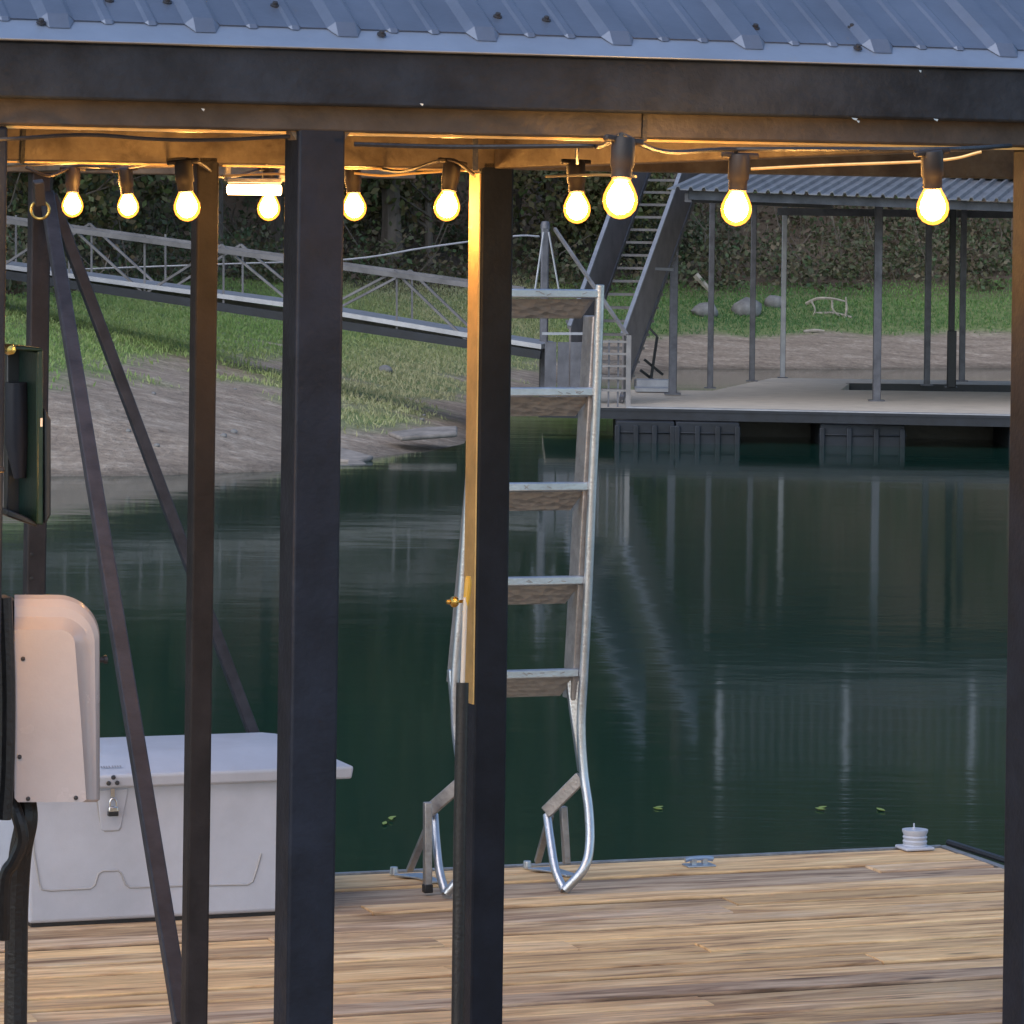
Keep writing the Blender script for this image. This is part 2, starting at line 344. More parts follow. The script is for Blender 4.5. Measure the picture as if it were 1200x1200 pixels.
# undergrowth in the wood edge: clumps of leaf-sized faces
nc = 1500
CX = rng.uniform(-22, 24, nc*6); CY = rng.uniform(40, 110, nc*6); CZ = height(CX, CY); k = (CZ > wthr(CX)+.05) & (CZ < 12)
CX, CY, CZ = CX[k][:nc], CY[k][:nc], CZ[k][:nc]
pts = []; tn = []
for x, y, z in zip(CX, CY, CZ):
    r = rng.uniform(.35, 1.1); m_ = int(80+170*r)
    g = rng.normal(size=(m_, 3))*np.array([r*.55, r*.55, r*.42]); g[:, 2] = np.abs(g[:, 2])
    pts.append(g+np.array([x, y, z])); tn.append(np.full(m_, rng.random())+rng.normal(size=m_)*.15)
uo = leafcloud('undergrowth', np.concatenate(pts), .11, M['brush'], origin=(0, 60, 0), tone=np.concatenate(tn), aspect=.6)
tag(uo, 'tangled brown and green brush along the foot of the wooded hill', 'undergrowth', kind='stuff')

tw = MB()
for i in range(700):
    D = random.uniform(50, 92); x = random.uniform(-.15, .15)*D; z = float(height(x, D))
    if z < .9 or z > 9: continue
    a = Vector((x, D, z)); b = a+Vector((random.uniform(-1, 1), random.uniform(-.5, .5), random.uniform(.3, 1.9)))*random.uniform(.5, 1.2)
    m__ = (a+b)/2+Vector((random.uniform(-.2, .2), 0, random.uniform(-.1, .3))); r = random.uniform(.006, .018)
    tw.tube([a, m__, b, b+(b-m__)*.4+Vector((0, 0, -.25))], [r, r*.8, r*.5, r*.3], 4)
tag(tw.build('brush_twigs', M['twig'], origin=(0, 60, 0)), 'bare pale twigs tangled through the brush at the wood edge', 'twigs', kind='stuff')
# ------------------------------------------------------------------ trees
def make_tree(kind, h, spread, nl, lab, low):
    t = empty(kind, (0, 0, 0), lab, 'tree', 'trees on the wooded hill')
    tr = MB(); lean = rng.uniform(-.06, .06, 2)
    ax = [Vector((lean[0]*z+.08*math.sin(z*1.1), lean[1]*z, z)) for z in np.linspace(-.4, h*.9, 9)]
    rad = [max(.02, .15*(1-i/9.5)*(h/9)) for i in range(9)]; rad[0] *= 1.4
    tr.tube(ax, rad, 8)
    ends = []
    for i in range(16):
        zf = rng.uniform(low, .92); base = Vector((lean[0]*h*zf, lean[1]*h*zf, h*zf*.9)); a = rng.uniform(0, 6.28); ln = spread*rng.uniform(.45, 1)*(1.15-zf*.6)
        tip = base+Vector((math.cos(a)*ln, math.sin(a)*ln, ln*rng.uniform(.0, .6)))
        mid = (base+tip)/2+Vector((0, 0, .12*ln))
        tr.tube([base, mid, tip], [.045*h/9, .03*h/9, .012], 5); ends += [(mid, .8), (tip, 1)]
        for j in range(2):
            b2 = mid.lerp(tip, rng.uniform(0, .6)); t2 = b2+Vector((rng.uniform(-1, 1), rng.uniform(-1, 1), rng.uniform(-.2, .8)))*ln*.4
            tr.tube([b2, t2], [.018, .006], 4); ends.append((t2, .8))
    tr.build('trunk', M['bark'], t, smooth=True)
    P_ = []; T_ = []
    for e, q_ in ends:
        m_ = int(nl/len(ends)*rng.uniform(.4, 1.6)); r = rng.uniform(.28, .6)*spread*.42
        P_.append(rng.normal(size=(m_, 3))*np.array([r, r, r*.65])+np.array(e)); T_.append(np.full(m_, rng.random()*.8)+rng.normal(size=m_)*.15)
    leafcloud('crown', np.concatenate(P_), .14, M['leaf'], parent=t, tone=np.concatenate(T_), aspect=.6)
    return t
protos = [make_tree('broadleaf_tree', 9, 2.6, 9000, '', .35), make_tree('broadleaf_tree', 11, 3.0, 11000, '', .45), make_tree('slender_tree', 8, 1.7, 5000, '', .25),
          make_tree('bushy_tree', 5, 2.1, 8000, '', .12), make_tree('bare_tree', 9, 2.2, 500, '', .3)]
spots = []
tries = 0
while len(spots) < 92 and tries < 8000:
    tries += 1
    D = 48+70*rng.random()**1.2; x = rng.uniform(-.19, .17)*D*1.15; z = float(height(x, D))
    if z < 1.1: continue
    if all((x-a)**2+(D-b)**2 > (1.5 if z < 4 else 2.6)**2 for a, b, _ in spots): spots.append((x, D, z))
for (px, D) in ((40, 52.5), (130, 54), (250, 52), (345, 55), (455, 56), (500, 60), (640, 66), (690, 72)):
    while float(height((px-600)/F*D, D)) < 1.15: D += .5
    x = (px-600)/F*D; spots.append((x, D, float(height(x, D))))
kinds = ['spreading broadleaf tree', 'tall bare-trunked tree', 'slender young tree', 'low bushy tree', 'nearly leafless tree']
used = set(); trees = []
for i, (x, D, z) in enumerate(spots):
    k = int(rng.choice(5, p=[.26, .22, .16, .26, .10])); o = protos[k] if k not in used else copy_tree(protos[k]); used.add(k)
    o.location = (x, D, z-.1); sc = rng.uniform(.8, 1.25); o.scale = (sc, sc, sc*rng.uniform(.9, 1.1)); o.rotation_euler = (0, 0, rng.uniform(0, 6.28))
    px = 600+x/D*F; trees.append((o, px, D, z, k))
def where(px):
    for a, s_ in ((30, 'behind the left corner post'), (210, 'behind the upper end of the gangway'), (330, 'behind the gangway beside the slim post'), (410, 'behind the thick dark post'),
                 (545, 'behind the lower end of the gangway'), (700, 'behind the aluminium ladder'), (790, 'behind the far staircase'), (920, 'behind the far dock left posts'),
                 (1030, 'behind the driftwood on the bank'), (1130, 'behind the far dock right posts')):
        if px < a: return s_
    return 'at the right edge of the far dock'
for i, (o, px, D, z, k) in enumerate(sorted(trees, key=lambda t: t[2])):
    rw = 'at the wood edge' if z < 2.6 else ('partway up the hill' if z < 8 else 'high on the hill')
    o['label'] = f'{kinds[k]} {rw} {where(px)}'

# ------------------------------------------------------------------ far dock (one floating boathouse)
fd = empty('boathouse', (4.5, 48, 0), 'far floating boathouse with grey posts and corrugated roof, moored off the grassy bank', 'boathouse')
pA = gnd(735, 479); pB = gnd(1186, 488.5); pB = pA+(pB-pA)*1.9; pC = gnd(905, 443)
fr = (pB-pA); fr.z = 0; fr.normalize()
# deck: front slab, strip along the left, strip at the back
def slab(mb_, a, b, c_, d, z0, z1): mb_.box8([Vector((p[0], p[1], z0)) for p in (a, b, c_, d)]+[Vector((p[0], p[1], z1)) for p in (a, b, c_, d)])
hl = gnd(985, 457); hl2 = gnd(985, 451)
lf = lambda t: pA.lerp(pC, t)
dk = MB()
yh = hl.y; yh2 = yh+2.2; yb = pC.y
tl = lambda y: pA.x+(y-pA.y)/(pC.y-pA.y)*(pC.x-pA.x)
slab(dk, pA, pB, (pB.x, yh), (tl(yh), yh), -.09, 0)
slab(dk, (tl(yh), yh), (hl.x, yh), (hl.x+.3, yh2), (tl(yh2), yh2), -.09, 0)
slab(dk, (tl(yh2), yh2), (pB.x, yh2), (pB.x, yb), (pC.x, yb), -.09, 0)
dk.build('deck', M['fardeck'], fd)
MB().box(hl.x+.25, pB.x, yh2-.04, yh2-.004, WZ-.1, .005).build('slip_shade', M['black'], fd)  # black face added as the shade inside the slip opening
ld = MB(); l0 = gnd(640, 477); slab(ld, (l0.x, 44.6), (pA.x-.01, pA.y), (tl(50)-.01, 50), (l0.x, 50), -.11, -.012); ld.build('landing', M['fardeck'], fd)
e_ = MB(); e_.bar(pA+Vector((-1.0, -.03, -.058)), pB+Vector((0, -.03, -.058)), .10, .05); e_.bar(pA+Vector((-1, -.045, .0)), pB+Vector((0, -.045, .0)), .03, .04)
ob = e_.build('edge_beam', M['float'], fd)
e_ = MB(); e_.bar(pA+Vector((0, -.02, .012)), pB+Vector((0, -.02, .012)), .03, .12); e_.build('edge_strip', M['farlight'], fd)
for (a, b) in ((722, 790), (792, 866), (961, 1060), (1182, 1290)):
    f_ = MB(); q0 = at(a, 505, 44.0); q1 = at(b, 505, 44.0)
    f_.box(q0.x, q1.x, 43.95, 45.4, WZ-.2, -.12)
    for t in (.02, .34, .66, .97):
        xx = q0.x+(q1.x-q0.x)*t; f_.box(xx-.03, xx+.03, 43.91, 43.96, WZ-.2, -.16)
    f_.box(q0.x-.02, q1.x+.02, 43.925, 43.96, -.25, -.23)
    f_.build('float', M['float'], fd, bevel=.02)
bk = MB(); bk.box(1.4, pB.x, 45.6, 45.7, WZ-.2, -.12); bk.build('skirt', M['black'], fd)
ROOFZ = 2.44
ptop = lambda px, D: at(px, 226, D)
for (px, py, wd, m_) in ((788, 462, .10, 'farsteel'), (832, 455, .075, 'farsteel'), (881, 447, .075, 'farsteel'), (917, 443, .07, 'farlight'), (1027, 470, .095, 'farsteel'), (1086, 452, .08, 'farsteel'), (1114, 454, .08, 'black'), (1127, 447, .08, 'farsteel'), (1240, 452, .08, 'farsteel')):
    p = gnd(px, py); p_ = MB().box(p.x-wd/2, p.x+wd/2, p.y-wd/2, p.y+wd/2, 0, ROOFZ+.08)
    if m_ == 'black': p_.box(p.x-.06, p.x+.06, p.y-.1, p.y-.04, 0, .75)
    po = p_.build('post', M[m_], fd, bevel=.008)
    if m_ == 'farlight': po['label'] = 'pale aluminium post'
    if m_ == 'black': po['label'] = 'black post with thicker foot'
    c0 = MB().box(p.x-wd, p.x+wd, p.y-wd, p.y+wd, .0, .015); c0.build('base_plate', M['farsteel'], po if False else fd)
# roof sheets
r0 = at(782, 221, 44.9); r1 = at(1186, 236, 45.6); r1 = r0+(r1-r0)*1.7
bvec = Vector((.70, 3.1, .30))
rf = MB(); n_ = 46; prof = []
for i in range(n_):
    t0 = i/n_; base = r0.lerp(r1, t0); dx = (r1-r0)/n_
    for fr_, hz in ((0, 0), (.62, 0), (.72, .035), (.90, .035)): prof.append(base+dx*fr_+Vector((0, 0, hz)))
prof.append(r1)
top = [p+bvec for p in prof]; N = len(prof)
rf.add(prof+top+[p-Vector((0, 0, .012)) for p in prof]+[p-Vector((0, 0, .012)) for p in top],
       [(i, i+1, N+i+1, N+i) for i in range(N-1)]+[(2*N+i+1, 2*N+i, 3*N+i, 3*N+i+1) for i in range(N-1)]+[(2*N+i, 2*N+i+1, i+1, i) for i in range(N-1)])
rf.build('roof', M['farroof'], fd)
bm_ = MB(); bm_.bar(r0+Vector((.25, .25, -.07)), r1+Vector((0, .25, -.07)), .10, .08); bm_.build('eave_beam', M['farsteel'], fd)
bm_ = MB(); bm_.bar(r0+Vector((.25, .25, -.1)), r0+Vector((2.6, 9.2, -.1)), .10, .08)
bm_.bar(Vector((3.6, 54, 2.3)), Vector((14, 54.4, 2.3)), .1, .08); bm_.build('side_beam', M['farsteel'], fd)
ud = MB(); z0 = r0.z+.30; ud.box(r0.x+.75, 14.5, 48.05, 54.5, z0-.05, z0+.06); ud.build('upper_deck', M['farsteel'], fd)
x = r0.x+.85
for i in range(9):
    MB().box(x-.03, x+.03, 48.15, 48.21, z0+.06, z0+1.1).build('rail_post', M['farlight'], fd); x += 1.55
rl = MB()
for zz in (.14, .36, .58, .80, 1.08): rl.box(r0.x+.8, 14.4, 48.12, 48.15, z0+zz-.018, z0+zz+.018)
for k in range(0, 110, 1):
    xx = r0.x+.9+k*.12
    if xx < 14: rl.box(xx-.008, xx+.008, 48.151, 48.165, z0+.14, z0+1.05)
rl.build('railing', M['farsteel'], fd)
# staircase
st = empty('staircase', (.95, 45.9, 0), 'steep grey metal staircase with solid side panels rising to the far dock roof', 'staircase')
SL = lambda z, off=0: Vector((.63+.375*z, 45.75+1.4*z, z))
SR = lambda z, off=0: Vector((1.25+.395*z, 45.75+1.4*z, z))
for i in range(1, 19):
    z = .157*i
    a, b = SL(z), SR(z); d = Vector((.06, .22, 0))
    t_ = MB(); slabp = [a, b, b+d, a+d]; t_.box8([p-Vector((0, 0, .03)) for p in slabp]+slabp); t_.build('tread', M['truss2'], st)
ZT = 2.85
for nm, Sf in (('side_panel', SL), ('side_panel', SR)):
    lo0, lo1 = Sf(.02)-Vector((0, 0, 0)), Sf(ZT); hi0, hi1 = lo0+Vector((0, 0, .86 if Sf is SL else .78)), lo1+Vector((0, 0, .86 if Sf is SL else .78))
    sp_ = MB().prism([lo0-Vector((0, 0, .0)), lo1-Vector((0, 0, .08)), hi1, hi0], (.02, 0, 0)); sp_.build('side_panel', M['panel'], st)
    h_ = MB(); h_.bar(hi0, hi1, .045, .05, side=(1, 0, 0)); h_.build('handrail', M['farlight'], st)
    g_ = MB(); g_.bar(lo0+Vector((.0, 0, .02)), lo1, .05, .10, side=(1, 0, 0)); g_.build('stringer', M['farsteel'], st)
b_ = MB(); a = at(765, 315, 47.2); b_.bar(a, at(788, 316, 47.6), .035, .035); b_.build('tie_bar', M['farlight'], st)
# landing guard rail
gr_ = empty('guard_rail', (1.1, 44.8, 0), 'low barred guard rail at the foot of the far staircase', 'railing')
g_ = MB(); a0 = at(737, 393, 45.0); a1 = at(737, 471, 45.0)
g_.bar(a0, (a0.x, a0.y, -.01), .055, .055, side=(1, 0, 0)); g_.build('post', M['truss2'], gr_)
g_ = MB(); c0 = at(690, 393, 45.2)
for yy in (.74, .6, .46, .32, .18): g_.bar((c0.x, 45.0, yy), (a0.x, 45.0, yy), .025, .025)
g_.build('rail', M['truss2'], gr_)
for px in (714, 725, 692, 703): g_ = MB(); c0 = at(px, 393, 45.0); g_.bar((c0.x, 45.03, -.01), (c0.x, 45.03, .76), .022, .022, side=(1, 0, 0)); g_.build('baluster', M['farsteel'], gr_)
kx = at(692, 372, 45); MB().bar(at(650, 268, 46.6), at(735, 393, 45.05), .035, .035).build('diagonal_bar', M['truss2'], gr_)
# low loading steps beyond the stair
ls = empty('loading_platform', tuple(gnd(765, 456)), 'low pale platform step behind the foot of the far staircase', 'platform')
m_ = MB(); p = gnd(745, 459); p2 = gnd(792, 459); m_.box(p.x, p2.x, p.y, p.y+.5, 0, .045); m_.box(p.x+.03, p2.x-.05, p.y+.5, p.y+.9, 0, .13); m_.build('step', M['farlight'], ls)
m_ = MB(); m_.box(p.x+.02, p2.x-.02, p.y+.9, p.y+1.4, 0, .10); m_.build('riser', M['farsteel'], ls)
ch = empty('folding_chair', tuple(gnd(768, 452)), 'dark folded chair frame leaning beside the far staircase', 'chair')
m_ = MB(); q = gnd(768, 450); q.z = 0
for (a, b) in (((-.06, 0, .05), (.02, .1, .62)), ((.02, .1, .62), (-.15, .1, .80)), ((-.15, .0, .32), (.1, .1, .12)), ((-.2, .0, .18), (.0, .1, .03))): m_.bar(q+Vector(a), q+Vector(b), .03, .03)
m_.build('frame', M['black'], ch)

# ------------------------------------------------------------------ gangway
gw = empty('gangway', tuple(at(340, 366, 46.5)), 'long aluminium truss gangway sloping from the bank down to the far dock', 'gangway')
Dg = lambda px: 45.8+(632-px)/632*2.4
topc = [(-260, 222), (79, 262), (260, 287), (463, 318), (600, 341)]; botc = [(-260, 282), (0, 321), (165, 344), (330, 366), (545, 402), (634, 416)]
def ipt(L, px): return float(np.interp(px, [p[0] for p in L], [p[1] for p in L]))
OFF = Vector((.15, 1.15, 0))
for side in (0, 1):
    o = OFF*side
    T = lambda px: at(px, ipt(topc, px), Dg(px))+o
    Bc = lambda px: at(px, ipt(botc, px), Dg(px))+o
    m_ = MB(); m_.bar(T(-260), T(600), .06, .06); m_.build('top_chord', M['truss'], gw)
    m_ = MB(); m_.bar(Bc(-260), Bc(634), .10, .07); m_.build('bottom_chord', M['float'] if side == 0 else M['truss'], gw)
    nodes = [-250, -100+2, 79, 260, 463, 640]
    for i, nx_ in enumerate(nodes[:-1]):
        md = (nx_+nodes[i+1])/2
        if nx_ < 600:
            m_ = MB(); m_.bar(T(nx_), Bc(md), .028, .028); m_.build('diagonal', M['truss'], gw)
            if nodes[i+1] < 600: m_ = MB(); m_.bar(Bc(md), T(nodes[i+1]), .028, .028); m_.build('diagonal', M['truss'], gw)
            for q_ in (nx_+2, md):
                if q_ < 600: m_ = MB(); m_.bar(Bc(q_), T(q_), .024, .024, side=(1, 0, 0)); m_.build('vertical', M['truss'], gw)
fl = MB(); Bc = lambda px: at(px, ipt(botc, px), Dg(px))
for a, b in ((-260, 0), (0, 165), (165, 330), (330, 545), (545, 634)):
    A, B_ = Bc(a)+Vector((0, -.05, .07)), Bc(b)+Vector((0, -.05, .07)); fl.box8([A, B_, B_+OFF*1.05, A+OFF*1.05]+[p+Vector((0, 0, .055)) for p in (A, B_, B_+OFF*1.05, A+OFF*1.05)])
fl.build('walkway', M['farlight'], gw)
# mast with stays and the boards at the gangway foot
ms = empty('mooring_mast', tuple(at(638, 452, 46.6)), 'grey mast with stays at the lower end of the gangway', 'mast')
m_ = MB(); a = at(639, 264, 46.6); m_.bar((a.x, a.y, -.02), a, .10, .10, side=(1, 0, 0)); m_.build('pole', M['farsteel'], ms, bevel=.02)
m_ = MB(); m_.lathe(a, [(.0, .05), (.04, .045), (.055, .02), (.06, -.04), (.0, -.05)], 12); m_.build('cap', M['farsteel'], ms, smooth=True)
for (b_) in ((627, 340), (655, 340)): MB().tube([at(637 if b_[0] < 640 else 643, 272, 46.5), at(b_[0], b_[1], 46.4)], .012, 6).build('stay', M['farlight'], ms)
m_ = MB(); m_.tube(spline([at(632, 277, 46.5), at(600, 277, 46.8), at(500, 290, 47.5), at(408, 304, 48), at(250, 310, 49), at(-30, 320, 50)], 5), .012, 6)
tag(m_.build('mooring_wire', M['farlight']), 'thin wire running from the mast along above the gangway', 'wire')
bd = empty('board_screen', tuple(at(657, 452, 45.3)), 'grey screen of upright boards beside the foot of the gangway', 'screen')
for k in range(3):
    x0, x1 = at(638+k*15, 452, 45.3).x, at(653+k*15, 452, 45.3).x; MB().box(x0, x1-.015, 45.3, 45.33, -.0, .72).build('board', M['farsteel'], bd)
MB().bar(at(635, 391, 45.28), at(684, 391, 45.28), .03, .04).build('cap_rail', M['farlight'], bd)
m_ = MB(); m_.bar(at(664, 375, 46.9), at(672, 392, 46.9), .03, .03); m_.bar(at(681, 372, 46.9), at(672, 392, 46.9), .03, .05); tag(m_.build('bracket', M['farlight'], bd))

# rocks and driftwood on the bank
def rock(px, py, r, D, lab):
    x = (unroll(px, py)[0]-600)/F*D; z = float(height(x, D)); m_ = MB(); bm = bmesh.new(); bmesh.ops.create_icosphere(bm, subdivisions=2, radius=1)
    for v in bm.verts:
        v.co *= 1+random.uniform(-.14, .14); v.co.x *= r*random.uniform(.95, 1.1); v.co.y *= r*.8; v.co.z *= r*.72
    bmesh.ops.triangulate(bm, faces=bm.faces)
    m_.add([Vector((x, D, z+r*.35))+v.co for v in bm.verts], [[v.index for v in f.verts] for f in bm.faces]); bm.free()
    tag(m_.build('rock', M['rock'], origin=(x, D, z), smooth=True, angle=60), lab, 'rock', 'pale rocks on the far bank')
def zdist(px, py, D0=60):      # walk along the view ray to the terrain
    for D in np.arange(36, 110, .2):
        p = at(px, py, D)
        if p.z <= float(height(p.x, D)): return D
    return D0
for (px, py, r, lab) in ((826, 372, .24, 'pale rock left of the second far dock post'), (874, 370, .28, 'largest pale rock between the second and third far dock posts'), (908, 362, .22, 'pale rock just left of the thin pale far dock post'), (452, 438, .1, 'small stone low on the dry grass left of the ladder')):
    rock(px, py, r, zdist(px, py), lab)
for j in range(14):
    px = random.uniform(60, 520); py = random.uniform(450, 530)
    if 325 < px < 410 or 210 < px < 250: continue
    side = 'left of the first post' if px < 210 else ('between the two dark posts' if px < 330 else 'right of the thick post')
    rock(px, py, random.uniform(.02, .045), zdist(px, py), f'small pale stone {j+1 if False else ""}on the muddy shore {side}'.replace('  ', ' '))
def wood(name, segs, lab):
    m_ = MB()
    for seg, r in segs:
        pts = []
        for (px, py, dz) in seg:
            D = zdist(px, py+dz*0); p = at(px, py, 70.5+dz); pts.append(p)
        m_.tube(spline(pts, 4), [r*(1-.5*i/(len(spline(pts, 4)))) for i in range(len(spline(pts, 4)))], 6)
    tag(m_.build(name, M['drift'], smooth=True), lab, 'driftwood')
DD = zdist(960, 372)
def wood2(segs, lab, D):
    m_ = MB()
    for seg, r in segs:
        s_ = spline([at(px, py, D+dz) for px, py, dz in seg], 4); m_.tube(s_, [r*(1-.5*i/len(s_)) for i in range(len(s_))], 6)
    tag(m_.build('driftwood', M['drift'], smooth=True), lab, 'driftwood')
wood2([([(930, 374, 0), (950, 369, .2), (975, 367, .2), (998, 372, 0)], .045), ([(945, 356, .3), (958, 350, .1), (975, 350, 0), (990, 353, 0)], .035), ([(990, 374, 0), (992, 362, 0), (991, 348, 0)], .03),
       ([(975, 352, 0), (976, 363, 0), (984, 371, 0)], .025), ([(950, 352, 0), (955, 362, 0), (953, 370, 0)], .022)], 'bleached tangle of driftwood branches on the grass behind the far dock', DD)
wood2([([(942, 389, 0), (955, 387, 0), (966, 388, 0)], .04)], 'short log lying in the brown soil below the driftwood tangle', zdist(955, 389)-.1)
wood2([([(815, 322, 0), (826, 334, 0), (836, 345, 0)], .07)], 'dark leaning stump of a branch above the leftmost pale rock', zdist(835, 352)-.2)
# pale flat shelf of mud/stone at the shore
for (poly, lab) in (([(180, 509), (215, 507), (330, 514), (390, 521), (438, 534), (420, 540), (330, 531), (240, 522)], 'long pale slab of rock at the water edge between the dark posts'),
                    ([(408, 538), (428, 541), (432, 545), (405, 547)], 'small pale slab in the water right of the thick post'), ([(455, 506), (500, 500), (536, 499), (536, 507), (470, 512)], 'thin pale slab on the shore left of the ladder')):
    pts = []
    for px, py in poly:
        pts.append(gnd(px, py, WZ+.02 + (540-py)*.0052))
    tag(MB().prism(pts, (0, 0, -.05)).build('shore_slab', mat('shore_slab_stone', (.25, .215, .185), .85, 0, .35, 3, .5, 20), bevel=.02), lab, 'rock slab')

# ------------------------------------------------------------------ near dock deck
def deck_mat():
    m = bpy.data.materials.new('deck_boards'); m.use_nodes = True; n = m.node_tree.nodes; l = m.node_tree.links
    b = n['Principled BSDF']; b.inputs['Roughness'].default_value = .72; b.inputs['Specular IOR Level'].default_value = .35
    uv = n.new('ShaderNodeUVMap'); uv.uv_map = 'uv'
    at_ = n.new('ShaderNodeAttribute'); at_.attribute_name = 'tone'
    def noise(sc, st, det=6, dist=0):
        mp = n.new('ShaderNodeMapping'); mp.inputs['Scale'].default_value = st; l.new(uv.outputs[0], mp.inputs[0])
        cb = n.new('ShaderNodeCombineXYZ'); mu = n.new('ShaderNodeMath'); mu.operation = 'MULTIPLY'; mu.inputs[1].default_value = 37.; l.new(at_.outputs['Fac'], mu.inputs[0]); l.new(mu.outputs[0], cb.inputs[2])
        ad = n.new('ShaderNodeVectorMath'); l.new(mp.outputs[0], ad.inputs[0]); l.new(cb.outputs[0], ad.inputs[1])
        t = n.new('ShaderNodeTexNoise'); t.inputs['Scale'].default_value = sc; t.inputs['Detail'].default_value = det; t.inputs['Roughness'].default_value = .6; t.inputs['Distortion'].default_value = dist; l.new(ad.outputs[0], t.inputs[0]); return t
    g1 = noise(1, (2.1, 20, 1), 9, .8); g2 = noise(1, (2.6, 7.5, 1), 7, 1.5); g3 = noise(1, (9, 95, 1), 5, .5)
    def ramp(src, stops):
        cr = n.new('ShaderNodeValToRGB'); e = cr.color_ramp.elements; e[0].position, e[0].color = stops[0][0], (*stops[0][1], 1); e[1].position, e[1].color = stops[-1][0], (*stops[-1][1], 1)
        for p_, c_ in stops[1:-1]: k = e.new(p_); k.color = (*c_, 1)
        l.new(src, cr.inputs[0]); return cr
    tan = ramp(g1.outputs[0], [(.30, (.24, .14, .075)), (.41, (.54, .355, .20)), (.53, (.74, .52, .29)), (.68, (.88, .68, .42))])
    gry = ramp(g1.outputs[0], [(.30, (.15, .10, .065)), (.42, (.36, .255, .185)), (.54, (.53, .41, .31)), (.70, (.70, .58, .46))])
    sel = n.new('ShaderNodeMath'); sel.operation = 'MULTIPLY_ADD'; sel.inputs[1].default_value = .9; l.new(g2.outputs[0], sel.inputs[0]); l.new(at_.outputs['Fac'], sel.inputs[2])
    mr = n.new('ShaderNodeMapRange'); mr.inputs[1].default_value = .70; mr.inputs[2].default_value = 1.25; l.new(sel.outputs[0], mr.inputs[0])
    mx = n.new('ShaderNodeMix'); mx.data_type = 'RGBA'; l.new(mr.outputs[0], mx.inputs[0]); l.new(tan.outputs[0], mx.inputs[6]); l.new(gry.outputs[0], mx.inputs[7])
    # knots
    mpk = n.new('ShaderNodeMapping'); mpk.inputs['Scale'].default_value = (1.6, 7, 1); l.new(uv.outputs[0], mpk.inputs[0])
    vo = n.new('ShaderNodeTexVoronoi'); vo.inputs['Scale'].default_value = 1.2; l.new(mpk.outputs[0], vo.inputs[0])
    kr = n.new('ShaderNodeMapRange'); kr.inputs[1].default_value = .05; kr.inputs[2].default_value = .13; kr.inputs[3].default_value = .42; kr.inputs[4].default_value = 1; l.new(vo.outputs['Distance'], kr.inputs[0])
    fr_ = n.new('ShaderNodeMapRange'); fr_.inputs[1].default_value = .3; fr_.inputs[2].default_value = .6; fr_.inputs[3].default_value = .80; fr_.inputs[4].default_value = 1.08; l.new(g3.outputs[0], fr_.inputs[0])
    # darker along the board edges
    sx = n.new('ShaderNodeSeparateXYZ'); l.new(uv.outputs[0], sx.inputs[0])
    m1 = n.new('ShaderNodeMath'); m1.operation = 'MULTIPLY_ADD'; m1.inputs[1].default_value = 1/.14; m1.inputs[2].default_value = 100-(VE-.14)/.14-.0655/.14; l.new(sx.outputs[1], m1.inputs[0])
    m2 = n.new('ShaderNodeMath'); m2.operation = 'FRACT'; l.new(m1.outputs[0], m2.inputs[0])
    m3 = n.new('ShaderNodeMath'); m3.operation = 'SUBTRACT'; m3.inputs[1].default_value = .5; l.new(m2.outputs[0], m3.inputs[0])
    m4 = n.new('ShaderNodeMath'); m4.operation = 'ABSOLUTE'; l.new(m3.outputs[0], m4.inputs[0])
    m5 = n.new('ShaderNodeMath'); m5.operation = 'MULTIPLY_ADD'; m5.inputs[1].default_value = .09; l.new(g2.outputs[0], m5.inputs[0]); l.new(m4.outputs[0], m5.inputs[2])
    eg = n.new('ShaderNodeMapRange'); eg.inputs[1].default_value = .05; eg.inputs[2].default_value = .12; eg.inputs[3].default_value = .10; eg.inputs[4].default_value = 1; l.new(m5.outputs[0], eg.inputs[0])
    m6 = n.new('ShaderNodeMath'); m6.operation = 'MULTIPLY'; l.new(kr.outputs[0], m6.inputs[0]); l.new(eg.outputs[0], m6.inputs[1]); kr = m6
    mm = n.new('ShaderNodeMath'); mm.operation = 'MULTIPLY'; l.new(kr.outputs[0], mm.inputs[0]); l.new(fr_.outputs[0], mm.inputs[1])
    sc = n.new('ShaderNodeVectorMath'); sc.operation = 'SCALE'; bt_ = n.new('ShaderNodeTexWhiteNoise'); bt_.noise_dimensions = '1D'; l.new(at_.outputs['Fac'], bt_.inputs['W'])
    br_ = n.new('ShaderNodeMapRange'); br_.inputs[3].default_value = .74; br_.inputs[4].default_value = 1.16; l.new(bt_.outputs['Value'], br_.inputs[0])
    tc_ = n.new('ShaderNodeVectorMath'); tc_.operation = 'MULTIPLY'; tc_.inputs[1].default_value = (1.06, .97, .84); l.new(mx.outputs[2], tc_.inputs[0])
    s2_ = n.new('ShaderNodeVectorMath'); s2_.operation = 'SCALE'; l.new(tc_.outputs[0], s2_.inputs[0]); l.new(br_.outputs[0], s2_.inputs['Scale']); l.new(s2_.outputs[0], sc.inputs[0]); l.new(mm.outputs[0], sc.inputs['Scale']); l.new(sc.outputs[0], b.inputs['Base Color'])
    bp = n.new('ShaderNodeBump'); bp.inputs['Strength'].default_value = .5; bp.inputs['Distance'].default_value = .004; l.new(g3.outputs[0], bp.inputs['Height']); l.new(bp.outputs[0], b.inputs['Normal'])
    return m
VE = 11.76; UR = 5.80
mb = MB(); uvs = []; tones = []
v = VE-.14; row = 0
